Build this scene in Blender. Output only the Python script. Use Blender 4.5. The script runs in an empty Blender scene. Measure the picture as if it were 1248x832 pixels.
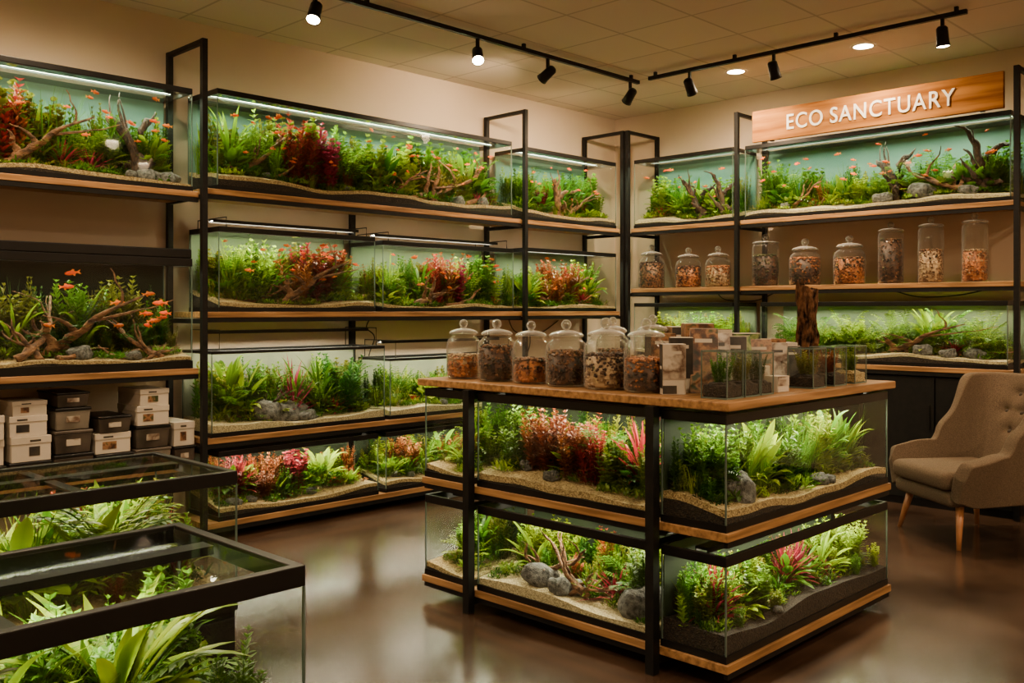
import bpy, math, random, bmesh
from mathutils import Vector, Matrix, noise
from math import sin, cos, pi, radians
rnd = random.Random(11)
SC = bpy.context.scene
COL = SC.collection

# ---------------------------------------------------------------- materials
MATS = {}
def nt(name):
    m = bpy.data.materials.new(name); m.use_nodes = True
    t = m.node_tree; t.nodes.clear()
    out = t.nodes.new('ShaderNodeOutputMaterial')
    return m, t, out
def N(t, typ, **kw):
    n = t.nodes.new(typ)
    for k, v in kw.items(): setattr(n, k, v)
    return n
def rgba(c): return (c[0], c[1], c[2], 1)
def ramp(t, stops, fac):
    r = t.nodes.new('ShaderNodeValToRGB')
    e = r.color_ramp.elements
    while len(e) < len(stops): e.new(0.5)
    for i, (p, c) in enumerate(stops):
        e[i].position = p; e[i].color = rgba(c)
    t.links.new(fac, r.inputs['Fac'])
    return r.outputs['Color']
def noisy(name, c1, c2, scale=5, rough=0.6, metal=0, bump=0.0, bscale=None, stretch=(1, 1, 1), vor=False, detail=4, spec=0.5, lo=.35, hi=.65, dist=.01, rvar=0):
    if name in MATS: return MATS[name]
    m, t, out = nt(name)
    p = N(t, 'ShaderNodeBsdfPrincipled')
    p.inputs['Roughness'].default_value = rough
    p.inputs['Metallic'].default_value = metal
    p.inputs['Specular IOR Level'].default_value = spec
    tc = N(t, 'ShaderNodeTexCoord'); mp = N(t, 'ShaderNodeMapping')
    mp.inputs['Scale'].default_value = stretch
    t.links.new(tc.outputs['Object'], mp.inputs['Vector'])
    if vor:
        n = N(t, 'ShaderNodeTexVoronoi'); n.inputs['Scale'].default_value = scale
        sp = N(t, 'ShaderNodeSeparateColor'); t.links.new(mp.outputs[0], n.inputs['Vector'])
        t.links.new(n.outputs['Color'], sp.inputs[0]); fac = sp.outputs[0]; hgt = n.outputs['Distance']
        lo, hi = 0.1, 0.9
    else:
        n = N(t, 'ShaderNodeTexNoise'); n.inputs['Scale'].default_value = scale; n.inputs['Detail'].default_value = detail
        t.links.new(mp.outputs[0], n.inputs['Vector']); fac = n.outputs['Fac']; hgt = n.outputs['Fac']
    t.links.new(ramp(t, [(lo, c1), (hi, c2)], fac), p.inputs['Base Color'])
    if rvar:
        mr = N(t, 'ShaderNodeMapRange'); mr.inputs['From Min'].default_value = lo; mr.inputs['From Max'].default_value = hi
        mr.inputs['To Min'].default_value = rough - rvar; mr.inputs['To Max'].default_value = rough + rvar
        t.links.new(fac, mr.inputs[0]); t.links.new(mr.outputs[0], p.inputs['Roughness'])
    if bump:
        b = N(t, 'ShaderNodeBump'); b.inputs['Strength'].default_value = bump; b.inputs['Distance'].default_value = dist
        if bscale:
            n2 = N(t, 'ShaderNodeTexNoise'); n2.inputs['Scale'].default_value = bscale
            t.links.new(mp.outputs[0], n2.inputs['Vector']); hgt = n2.outputs['Fac']
        t.links.new(hgt, b.inputs['Height']); t.links.new(b.outputs[0], p.inputs['Normal'])
    t.links.new(p.outputs[0], out.inputs[0])
    MATS[name] = m
    return m
def emis(name, c, s):
    if name in MATS: return MATS[name]
    m, t, out = nt(name)
    e = N(t, 'ShaderNodeEmission'); e.inputs[0].default_value = rgba(c); e.inputs[1].default_value = s
    t.links.new(e.outputs[0], out.inputs[0]); MATS[name] = m; return m
def glassmat(name, tint=(.93, .97, .95), base=.035, k=.75, power=4, painted_sheen=0, rough=.03):
    m, t, out = nt(name)
    lw = N(t, 'ShaderNodeLayerWeight'); lw.inputs[0].default_value = .5
    pw = N(t, 'ShaderNodeMath', operation='POWER'); pw.inputs[1].default_value = power
    ml = N(t, 'ShaderNodeMath', operation='MULTIPLY_ADD'); ml.inputs[1].default_value = k; ml.inputs[2].default_value = base
    tr = N(t, 'ShaderNodeBsdfTransparent'); tr.inputs[0].default_value = rgba(tint)
    gl = N(t, 'ShaderNodeBsdfGlossy'); gl.inputs['Roughness'].default_value = rough
    mx = N(t, 'ShaderNodeMixShader')
    t.links.new(lw.outputs['Facing'], pw.inputs[0]); t.links.new(pw.outputs[0], ml.inputs[0])
    t.links.new(ml.outputs[0], mx.inputs[0]); t.links.new(tr.outputs[0], mx.inputs[1]); t.links.new(gl.outputs[0], mx.inputs[2])
    last = mx.outputs[0]
    if painted_sheen:
        df = N(t, 'ShaderNodeBsdfDiffuse'); df.inputs[0].default_value = (.8, .8, .76, 1)  # pale diffuse towards grazing edges, painted in place of reflected sheen
        m2 = N(t, 'ShaderNodeMixShader'); mm = N(t, 'ShaderNodeMath', operation='MULTIPLY_ADD'); mm.inputs[1].default_value = painted_sheen * 4; mm.inputs[2].default_value = painted_sheen * .2
        t.links.new(pw.outputs[0], mm.inputs[0]); t.links.new(mm.outputs[0], m2.inputs[0])
        t.links.new(last, m2.inputs[1]); t.links.new(df.outputs[0], m2.inputs[2]); last = m2.outputs[0]
    t.links.new(last, out.inputs[0]); return m
def leafmat(name, c1, c2, h0=.475, h1=.512):
    m, t, out = nt(name)
    at = N(t, 'ShaderNodeAttribute', attribute_name='tone')
    oi = N(t, 'ShaderNodeObjectInfo')
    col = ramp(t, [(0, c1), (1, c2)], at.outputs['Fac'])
    hs = N(t, 'ShaderNodeHueSaturation')
    mr = N(t, 'ShaderNodeMapRange'); mr.inputs['To Min'].default_value = .6; mr.inputs['To Max'].default_value = 1.4
    ad = N(t, 'ShaderNodeMath', operation='MULTIPLY'); ad.inputs[1].default_value = 7.13
    fr = N(t, 'ShaderNodeMath', operation='FRACT')
    mh = N(t, 'ShaderNodeMapRange'); mh.inputs['To Min'].default_value = h0; mh.inputs['To Max'].default_value = h1
    t.links.new(oi.outputs['Random'], ad.inputs[0]); t.links.new(ad.outputs[0], fr.inputs[0])
    t.links.new(oi.outputs['Random'], mr.inputs[0]); t.links.new(fr.outputs[0], mh.inputs[0])
    t.links.new(mr.outputs[0], hs.inputs['Value']); t.links.new(mh.outputs[0], hs.inputs['Hue']); t.links.new(col, hs.inputs['Color'])
    p = N(t, 'ShaderNodeBsdfPrincipled'); p.inputs['Roughness'].default_value = .38; p.inputs['Specular IOR Level'].default_value = .35
    tl = N(t, 'ShaderNodeBsdfTranslucent'); mx = N(t, 'ShaderNodeMixShader'); mx.inputs[0].default_value = .35
    t.links.new(hs.outputs[0], p.inputs['Base Color']); t.links.new(hs.outputs[0], tl.inputs[0])
    t.links.new(p.outputs[0], mx.inputs[1]); t.links.new(tl.outputs[0], mx.inputs[2]); t.links.new(mx.outputs[0], out.inputs[0])
    return m

LEAF = dict(
    green=leafmat('leaf_green', (.012, .06, .002), (.16, .38, .012)),
    lime=leafmat('leaf_lime', (.05, .13, .003), (.42, .60, .022)),
    dark=leafmat('leaf_dark_green', (.008, .035, .004), (.05, .16, .015)),
    olive=leafmat('leaf_olive', (.04, .055, .005), (.34, .34, .03)),
    red=leafmat('leaf_red', (.06, .006, .004), (.46, .055, .03), .485, .515),
    pink=leafmat('leaf_pink', (.14, .008, .022), (.60, .05, .10), .49, .51),
    orange=leafmat('leaf_rust', (.08, .017, .005), (.50, .135, .04), .49, .52))
BLACK = noisy('black_plastic', (.004, .004, .004), (.008, .0075, .007), rough=.34, spec=.3)
STEEL = noisy('black_steel', (.004, .004, .004), (.008, .007, .006), rough=.5, scale=30, spec=.25)
WOODX = noisy('wood_board_x', (.19, .095, .032), (.43, .23, .088), scale=3, rough=.45, stretch=(.8, 14, 14), detail=8, bump=.1, spec=.3)
WOODY = noisy('wood_board_y', (.19, .095, .032), (.43, .23, .088), scale=3, rough=.45, stretch=(14, .8, 14), detail=8, bump=.1, spec=.3)
SIGNW = noisy('sign_wood', (.20, .070, .012), (.48, .21, .045), scale=2.0, rough=.85, stretch=(.6, 8, 8), detail=9, bump=.1, lo=.36, hi=.64, spec=.05)
LEGW = noisy('leg_wood', (.30, .11, .035), (.45, .19, .07), scale=8, rough=.4, stretch=(4, 4, .6))
SAND = noisy('sand_gravel', (.20, .13, .05), (.56, .42, .20), scale=170, rough=.9, vor=True, bump=.5)
WSAND = noisy('pale_sand', (.30, .24, .12), (.68, .58, .35), scale=200, rough=.9, vor=True, bump=.5)
SOIL = noisy('dark_soil', (.006, .004, .003), (.035, .022, .013), scale=150, rough=.95, vor=True, bump=.6)
ROCK = noisy('grey_rock', (.035, .035, .032), (.18, .175, .16), scale=9, rough=.8, bump=.8, bscale=30)
WOODD = noisy('driftwood_brown', (.045, .019, .008), (.26, .12, .048), scale=14, rough=.75, bump=.8, bscale=40)
WOODK = noisy('driftwood_dark', (.010, .006, .004), (.08, .038, .017), scale=14, rough=.75, bump=.8, bscale=40)
GLASS = glassmat('tank_glass', base=.03, k=.6)
WATER = glassmat('water_surface', tint=(.92, .98, .95), base=.02, k=.85, power=2.2, rough=.04)
JARG = glassmat('jar_glass', (.95, .96, .94), .05, .95, 2.6, painted_sheen=.06, rough=.015)
LIDG = glassmat('jar_lid_glass', (.86, .88, .84), .16, .8, 1.4, painted_sheen=.12, rough=.02)
SEAM = noisy('silicone_seam', (.06, .09, .07), (.12, .17, .14), rough=.3)
BGT = noisy('teal_background', (.065, .155, .125), (.115, .225, .185), scale=2, rough=.7)
BGD = noisy('dark_background', (.008, .016, .007), (.025, .042, .016), scale=3, rough=.7)
BGB = noisy('black_background', (.003, .004, .003), (.006, .008, .005), scale=3, rough=1, spec=0)
BGG = noisy('sage_background', (.10, .145, .08), (.155, .21, .115), scale=2, rough=.7)
BGW = noisy('pale_background', (.17, .19, .13), (.26, .27, .19), scale=2, rough=.7)

# ---------------------------------------------------------------- mesh builder
class MB:
    def __init__(s): s.v = []; s.f = []; s.m = []; s.t = []; s.cur = 0
    def add(s, vs, fs, m=0, t=.5):
        o = len(s.v); s.v += [tuple(p) for p in vs]
        s.f += [tuple(i + o for i in f) for f in fs]; s.m += [m] * len(fs)
        s.t += (list(t) if isinstance(t, (list, tuple)) else [t] * len(vs))
        return s
    def box(s, x0, y0, z0, x1, y1, z1, m=0):
        return s.add([(x0, y0, z0), (x1, y0, z0), (x1, y1, z0), (x0, y1, z0), (x0, y0, z1), (x1, y0, z1), (x1, y1, z1), (x0, y1, z1)],
              [(0, 3, 2, 1), (4, 5, 6, 7), (0, 1, 5, 4), (1, 2, 6, 5), (2, 3, 7, 6), (3, 0, 4, 7)], m)
    def tube(s, pts, rad, n=6, m=0, t=.5, jit=0, cap=True):
        pts = [Vector(p) for p in pts]; vs = []; k = len(pts)
        ref = Vector((.31, .22, .92))
        for i, p in enumerate(pts):
            d = (pts[min(i + 1, k - 1)] - pts[max(i - 1, 0)]).normalized()
            a = d.cross(ref)
            if a.length < .1: a = d.cross(Vector((1, 0, 0)))
            a.normalize(); b = d.cross(a)
            for j in range(n):
                an = 2 * pi * j / n
                q = p + (a * cos(an) + b * sin(an)) * rad[i]
                if jit: q += noise.noise_vector(q * 9) * jit * rad[i]
                vs.append(q)
        fs = [(i * n + j, i * n + (j + 1) % n, (i + 1) * n + (j + 1) % n, (i + 1) * n + j) for i in range(k - 1) for j in range(n)]
        if cap: fs += [tuple(range(n - 1, -1, -1)), tuple(range((k - 1) * n, k * n))]
        return s.add(vs, fs, m, t)
    def lathe(s, prof, n=24, m=0, c=(0, 0, 0), t=.5):
        vs = []
        for r, z in prof:
            r = max(r, .0004)
            for j in range(n):
                a = 2 * pi * j / n; vs.append((c[0] + r * cos(a), c[1] + r * sin(a), c[2] + z))
        fs = [(i * n + j, i * n + (j + 1) % n, (i + 1) * n + (j + 1) % n, (i + 1) * n + j) for i in range(len(prof) - 1) for j in range(n)]
        return s.add(vs, fs, m, t)
    def leaf(s, base, az, el, L, W, droop=.8, n=4, t=.5, fold=.22, shape=0, wav=0):
        p = Vector(base); h = Vector((cos(az), sin(az), 0)); side = Vector((-sin(az), cos(az), 0))
        vs = []; ts = []
        for i in range(n + 1):
            q = i / n; e = el - droop * q
            if shape == 0: w = W * max(.06, sin(pi * min(1, q ** .8)) ** .8)
            elif shape == 1: w = W * (1 - q) ** .55 + .002
            elif shape == 2: w = W * (.16 if q < .3 else max(.05, sin(pi * min(1, (q - .26) / .74) ** .85)))
            elif shape == 3: w = W * (.07 if q < .45 else max(.05, sin(pi * min(1, (q - .40) / .60) ** .8) ** .75))
            up = Vector((-cos(az) * sin(e), -sin(az) * sin(e), cos(e)))
            vs += [p + side * w * .5, p - up * fold * w, p - side * w * .5]
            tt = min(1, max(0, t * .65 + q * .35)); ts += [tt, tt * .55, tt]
            p = p + (h * cos(e) + Vector((0, 0, 1)) * sin(e)) * (L / n)
        fs = []
        for i in range(n):
            a = i * 3; fs += [(a, a + 1, a + 4, a + 3), (a + 1, a + 2, a + 5, a + 4)]
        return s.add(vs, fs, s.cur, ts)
    def blob(s, c, r, seed=0, amp=.3, sub=1, m=0, t=.5, freq=1.5):
        vs, fs = ICO[sub]; c = Vector(c)
        if not hasattr(r, '__len__'): r = (r, r, r)
        o = Vector((seed * 3.7, seed * 1.3, seed * 2.1)); out = []
        for v in vs:
            k = 1 + amp * noise.noise(v * freq + o)
            out.append((c.x + v.x * r[0] * k, c.y + v.y * r[1] * k, c.z + v.z * r[2] * k))
        return s.add(out, fs, m, t)
    def mesh(s, name, mats, smooth=False):
        me = bpy.data.meshes.new(name); me.from_pydata(s.v, [], s.f)
        for m in mats: me.materials.append(m)
        if len(mats) > 1: me.polygons.foreach_set('material_index', s.m)
        if smooth: me.polygons.foreach_set('use_smooth', [True] * len(me.polygons))
        a = me.attributes.new('tone', 'FLOAT', 'POINT'); a.data.foreach_set('value', s.t)
        me.update(); return me
ICO = {}
for sub in (1, 2, 3):
    bm = bmesh.new(); bmesh.ops.create_icosphere(bm, subdivisions=sub, radius=1)
    ICO[sub] = ([v.co.copy() for v in bm.verts], [tuple(v.index for v in f.verts) for f in bm.faces]); bm.free()

def obj(name, me, M=None, parent=None, label=None, cat=None, group=None, kind=None, bevel=0):
    o = bpy.data.objects.new(name, me); COL.objects.link(o)
    if parent is not None: o.parent = parent
    if M is not None: o.matrix_basis = M
    if label: o['label'] = label
    if cat: o['category'] = cat
    if group: o['group'] = group
    if kind: o['kind'] = kind
    if bevel:
        b = o.modifiers.new('b', 'BEVEL'); b.width = bevel; b.segments = 3; b.limit_method = 'ANGLE'
    return o
def TR(x, y, z, rz=0, s=1):
    if not hasattr(s, '__len__'): s = (s, s, s)
    return Matrix.Translation((x, y, z)) @ Matrix.Rotation(rz, 4, 'Z') @ Matrix.Diagonal((s[0], s[1], s[2], 1))

# ---------------------------------------------------------------- room
X0, X1, Y0, Y1, ZC = -1.8, 7.8, -2.6, 6.15, 3.5
WALL = noisy('painted_wall', (.55, .435, .315), (.61, .485, .355), scale=1.5, rough=.85, spec=.2)
FLOOR = noisy('brown_concrete', (.022, .012, .007), (.080, .045, .027), scale=1.5, rough=.20, detail=12, bump=.03, bscale=8, lo=.32, hi=.70, rvar=.04)
def tilemat():
    m, t, out = nt('ceiling_tiles')
    tc = N(t, 'ShaderNodeTexCoord'); b = N(t, 'ShaderNodeTexBrick', offset=0.0)
    b.inputs['Scale'].default_value = 1; b.inputs['Brick Width'].default_value = .6; b.inputs['Row Height'].default_value = .6
    b.inputs['Mortar Size'].default_value = .010; b.inputs['Color1'].default_value = (.60, .50, .41, 1); b.inputs['Color2'].default_value = (.65, .545, .445, 1)
    b.inputs['Mortar'].default_value = (.44, .36, .29, 1)
    n = N(t, 'ShaderNodeTexNoise'); n.inputs['Scale'].default_value = 60
    bp = N(t, 'ShaderNodeBump'); bp.inputs['Strength'].default_value = .25
    p = N(t, 'ShaderNodeBsdfPrincipled'); p.inputs['Roughness'].default_value = .9
    t.links.new(tc.outputs['Object'], b.inputs['Vector']); t.links.new(tc.outputs['Object'], n.inputs['Vector'])
    t.links.new(n.outputs['Fac'], bp.inputs['Height']); t.links.new(bp.outputs[0], p.inputs['Normal'])
    t.links.new(b.outputs['Color'], p.inputs['Base Color']); t.links.new(p.outputs[0], out.inputs[0]); return m
def struct(name, b, m): obj(name, MB().box(*b).mesh(name, [m]), kind='structure')
struct('floor', (X0 - .1, Y0 - .1, -.1, X1 + .1, Y1 + .1, 0), FLOOR)
struct('ceiling', (X0 - .1, Y0 - .1, ZC, X1 + .1, Y1 + .1, ZC + .1), tilemat())
struct('wall_north', (X0 - .1, Y1, 0, X1 + .1, Y1 + .1, ZC), WALL)
struct('wall_east', (X1, Y0 - .1, 0, X1 + .1, Y1, ZC), WALL)
struct('wall_south', (X0 - .1, Y0 - .1, 0, X1, Y0, ZC), WALL)
struct('wall_west', (X0 - .1, Y0, 0, X0, Y1, ZC), WALL)
struct('baseboard_north', (X0, Y1 - .015, 0, X1, Y1, .1), BLACK)
struct('baseboard_east', (X1 - .015, Y0, 0, X1, 2.05, .1), BLACK)

# ---------------------------------------------------------------- plants
def stemgrow(mb, R, bx, by, tx, ty, H, nodes, ll, lw, n, whorl, shape=0):
    P = lambda q: Vector((bx + (tx - bx) * q ** 1.5, by + (ty - by) * q ** 1.5, H * q))
    mb.tube([P(0), P(.5), P(1)], [.09 * lw + .002, .08 * lw + .0015, .05 * lw + .001], 3, m=mb.cur, t=.25, cap=False)
    for k in range(nodes):
        q = (k + 1.2) / (nodes + .2); sc = .75 + .45 * sin(pi * q) - .25 * (q > .9)
        for w in range(whorl):
            mb.leaf(P(min(q, 1)), 2 * pi * w / whorl + k * 1.1 + R.random() * .6, R.uniform(.2, .8) + q * .4, ll * sc * R.uniform(.8, 1.2), lw * R.uniform(.8, 1.25), R.uniform(.5, 1.1), n, R.uniform(0, .5) + .5 * q, shape=shape)
def g_stem(seed, r0=.28, ns=13, nodes=13, lw=.036, ll=.12, shape=0, n=2, whorl=4):
    R = random.Random(seed); mb = MB()
    for i in range(ns):
        a = R.random() * 2 * pi; rr = r0 * R.random() ** .5; H = R.uniform(.5, .97)
        stemgrow(mb, R, rr * .55 * cos(a), rr * .55 * sin(a), rr * cos(a) + R.uniform(-.06, .06), rr * sin(a) + R.uniform(-.06, .06), H, nodes, ll, lw, n, whorl, shape)
    return mb
def g_grass(seed):
    R = random.Random(seed); mb = MB()
    for i in range(50):
        a = R.random() * 2 * pi; rr = .14 * R.random() ** .5
        mb.leaf((rr * cos(a), rr * sin(a), 0), a + R.uniform(-.6, .6), R.uniform(1.2, 1.55), R.uniform(.5, 1.0), .024, R.uniform(.1, 1.3), 7, R.random(), shape=1)
    return mb
def g_sword(seed, nl=17, W=.11):
    R = random.Random(seed); mb = MB()
    for i in range(nl):
        q = i / nl; a = i * 2.4 + R.uniform(-.3, .3)
        mb.leaf((.02 * cos(a), .02 * sin(a), 0), a, 1.5 - q * .55, R.uniform(.8, 1.15) * (1 - .35 * q), W * R.uniform(.7, 1.15), R.uniform(.6, 1.8), 9, R.uniform(.1, .95), shape=2, fold=.16)
    return mb
def g_broad(seed):
    R = random.Random(seed); mb = MB()
    for i in range(30):
        q = i / 30; a = i * 2.4 + R.uniform(-.4, .4); rr = R.uniform(0, .14)
        mb.leaf((rr * cos(a), rr * sin(a), 0), a, 1.5 - q * .75, R.uniform(.7, 1.1) * (1 - .5 * q), .20 * R.uniform(.7, 1.15), R.uniform(.8, 1.8), 9, R.uniform(.0, 1), shape=3, fold=.14)
    return mb
def g_fern(seed):
    R = random.Random(seed); mb = MB()
    for i in range(14):
        a = i * 2.4 + R.uniform(-.3, .3); el = R.uniform(.8, 1.45); L = R.uniform(.7, 1.05); dr = R.uniform(.6, 1.4)
        p = Vector((0, 0, 0)); h = Vector((cos(a), sin(a), 0)); path = [p.copy()]
        for k in range(12):
            e = el - dr * k / 12; p = p + (h * cos(e) + Vector((0, 0, sin(e)))) * L / 12; path.append(p.copy())
            if k > 1:
                ln = .19 * sin(pi * (k - .5) / 12.5) + .03
                for sg in (-1, 1): mb.leaf(p, a + sg * 1.1, e * .35, ln, .048, .5, 2, R.uniform(.2, .9), shape=0)
        mb.tube(path, [.008] * 13, 3, t=.3)
    return mb
def g_spiky(seed):
    R = random.Random(seed); mb = MB()
    for i in range(34):
        q = i / 34; a = i * 2.4
        mb.leaf((0, 0, .02 + .12 * (1 - q)), a, 1.45 - q * 1.2, R.uniform(.7, .98), .08, R.uniform(.1, .9), 5, R.uniform(.1, 1), shape=0, fold=.3)
    return mb
def g_carpet(seed):
    R = random.Random(seed); mb = MB()
    for i in range(170):
        a = R.random() * 2 * pi; rr = .75 * R.random() ** .5; z = .25 * (1 - (rr / .8) ** 2)
        mb.leaf((rr * cos(a), rr * sin(a), z), R.random() * 6.28, R.uniform(.4, 1.4), R.uniform(.16, .38), .11, .7, 3, R.uniform(0, 1), shape=0)
    return mb
GEN = dict(stem=g_stem, grass=g_grass, sword=g_sword, fern=g_fern, spiky=g_spiky, carpet=g_carpet, broad=g_broad,
           round=lambda s: g_stem(s, r0=.28, ns=13, nodes=10, lw=.088, ll=.115, whorl=3, n=3),
           bush=lambda s: g_stem(s, r0=.44, ns=28, nodes=10, lw=.048, ll=.13, whorl=4, n=2))
PN = dict(stem='stem_plant', grass='grass_plant', sword='sword_plant', fern='fern_plant', spiky='spiky_rosette_plant', carpet='carpet_plant', round='round_leaf_plant', bush='bushy_stem_plant', broad='broadleaf_plant')
PL = dict(stem='feathery plant', grass='grassy plant', sword='long-leaved plant', fern='fern', spiky='spiky plant', carpet='carpet plant', round='round-leaved plant', bush='bushy plant', broad='broad-leaved plant')
CN = dict(green='green', lime='lime-green', dark='dark green', olive='olive-green', red='red', pink='pinkish-red', orange='rust-orange')
BASE = {}; PM = {}
def plantmesh(kind, col, var):
    k = (kind, var)
    if k not in BASE:
        mb = GEN[kind](sum(map(ord, kind)) * 7 + var); me = mb.mesh(kind, [LEAF['green']], smooth=True)
        zs = max(v[2] for v in mb.v); rs = sorted(math.hypot(v[0], v[1]) for v in mb.v)[int(len(mb.v) * .985)]
        BASE[k] = (me, zs, rs)
    kk = (kind, col, var); me, zs, rs = BASE[k]
    if kk not in PM:
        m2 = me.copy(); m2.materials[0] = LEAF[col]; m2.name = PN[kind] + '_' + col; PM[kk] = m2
    return PM[kk], zs, rs
NPL = {}; ZMAX = [9]
def plant(T, W, D, u, v, z, kind, col, h, desc, wid=1.0, mg=.014):
    me, zs, rs = plantmesh(kind, col, rnd.randrange(3))
    h = min(h, ZMAX[0] - z)
    s = h / zs; r = rs * s * wid
    lim = D / 2 - mg
    if r > lim: wid *= lim / r; r = lim
    if r > W / 2 - mg: wid *= (W / 2 - mg) / r; r = W / 2 - mg
    u = min(max(u, r + mg), W - r - mg); v = min(max(v, r + mg), D - r - mg)
    M = T @ TR(u, v, z, rnd.random() * 6.28, (s * wid, s * wid, s))
    NPL[kind] = NPL.get(kind, 0) + 1
    return obj(PN[kind], me, M, label='%s %s in %s' % (CN[col], PL[kind], desc), cat='aquarium plant', group='%ss in %s' % (PL[kind], desc))
TH = {}
def thicket(style, var, typ):
    k = (style, var, typ)
    if k in TH: return TH[k]
    R = random.Random(sum(map(ord, style + typ)) + var * 17); mb = MB()
    if typ == 'back':
        for i in range(19):
            cx = -.27 + .54 * i / 18; cy = R.uniform(-.05, .05); top = R.uniform(.5, 1) * .34; mb.cur = R.choice((0, 0, 1, 2, 3)); kind = R.random()
            if style == 'grass' and kind < .5 or kind < .22:
                for j in range(28): mb.leaf((cx + R.uniform(-.025, .025), cy + R.uniform(-.03, .03), 0), R.random() * 6.28, R.uniform(1.25, 1.55), top * R.uniform(.6, 1.08), .007, R.uniform(.1, .9), 4, R.random(), shape=1)
            else:
                big = R.random() < .5
                for j in range(4 if big else 5):
                    x = cx + R.uniform(-.03, .03); y = cy + R.uniform(-.03, .03)
                    stemgrow(mb, R, x, y, x + R.uniform(-.03, .03), y + R.uniform(-.02, .02), top * R.uniform(.65, 1), 9 if big else 13, .046 if big else .036, .023 if big else .011, 2, 3 if big else 4)
    else:
        for i in range(28):
            cx = R.uniform(-.27, .27); cy = R.uniform(-.06, .06); mb.cur = R.choice((0, 0, 1, 1, 2, 3)); hh = R.uniform(.03, .10); big = R.random() < .35
            for j in range(14 if big else 24):
                a = R.random() * 6.28; rr = .035 * R.random() ** .5
                mb.leaf((cx + rr * cos(a), cy + rr * sin(a), hh * R.random() * .7), a, R.uniform(.4, 1.4), hh * R.uniform(.3, .6) + .012, .017 if big else .010, .8, 3 if big else 2, R.random())
    cs = dict(green=('green', 'lime', 'dark', 'olive'), red=('green', 'red', 'orange', 'olive'), grass=('green', 'dark', 'lime', 'olive'), olive=('olive', 'green', 'olive', 'dark'))[style]
    TH[k] = mb.mesh('thicket', [LEAF[c] for c in cs], True); return TH[k]

def g_wood(seed, upright=False):
    R = random.Random(seed); mb = MB()
    def br(p, d, L, r, dep):
        pts = [Vector(p)]; rad = [r]; n = 11; d = Vector(d).normalized()
        for i in range(n):
            d = (d + Vector((R.uniform(-.35, .35), R.uniform(-.3, .3), R.uniform(-.28, .32)))).normalized()
            pts.append(pts[-1] + d * L / n); rad.append(max(.004, r * (1 - .82 * (i + 1) / n) * R.uniform(.85, 1.15)))
        mb.tube(pts, rad, 8, jit=.7)
        if dep > 0:
            for k in (2, 4, 6, 8): br(pts[k], d + Vector((R.uniform(-1, 1), R.uniform(-.6, .6), R.uniform(0, 1))), L * R.uniform(.35, .6), rad[k] * .7, dep - 1)
    if upright:
        br((0, 0, -.05), (.1, 0, 1), .95, .115, 1)
        for a in range(4): br((0, 0, .18), (cos(a * 1.6 + .3), sin(a * 1.6 + .3), -.25), .45, .07, 0)
        br((.03, 0, .4), (.7, .1, .8), .5, .06, 0)
    else:
        br((-.35, 0, .02), (.8, 0, .55), 1.05, .050, 1)
        br((-.1, .02, .0), (-.5, .1, .7), .6, .038, 1)
        br((.05, 0, .02), (1, 0, .1), .6, .045, 0)
    return mb
WD = []
for i in range(7):
    mb = g_wood(i + 3, i >= 4)
    xs = [v[0] for v in mb.v]; ys = [v[1] for v in mb.v]; zz = [v[2] for v in mb.v]
    sx = 1 / (max(xs) - min(xs)); cx = (max(xs) + min(xs)) / 2; cy = (max(ys) + min(ys)) / 2; dy = max(ys) - min(ys); hz = max(zz)
    mb.v = [((v[0] - cx) * sx, (v[1] - cy) / dy, v[2] / hz) for v in mb.v]
    WD.append((mb.mesh('driftwood', [WOODD], True), mb.mesh('driftwood', [WOODK], True)))
def wood(T, u, v, z, w, d, h, var, desc, dark=False, flip=1):
    me = WD[var][1 if dark else 0]; h = min(h, ZMAX[0] - z); v = max(v, d / 2 + .01)
    obj('driftwood', me, T @ TR(u, v, z - .005, 0, (w, d, h)) @ Matrix.Rotation(pi if flip < 0 else 0, 4, 'Z'), label='%s driftwood %s in %s' % ('dark brown' if dark else 'reddish-brown', 'stump' if var >= 4 else 'branch', desc), cat='driftwood', group='driftwood in ' + desc)
RK = [MB().blob((0, 0, .25), (.5, .42, .38), i * 2 + 1, .5, 3, freq=1.3).mesh('rock', [ROCK], True) for i in range(4)]
def rock(T, u, v, z, s, desc, W, D):
    u = min(max(u, s * .62), W - s * .62); v = min(max(v, s * .58), D - s * .62)
    obj('rock', RK[rnd.randrange(4)], T @ TR(u, v, z - s * .05, rnd.uniform(-.6, .6), (s, s * .9, s * rnd.uniform(.75, 1.1))), label='rough grey stone in ' + desc, cat='rock', group='stones in ' + desc)
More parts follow.
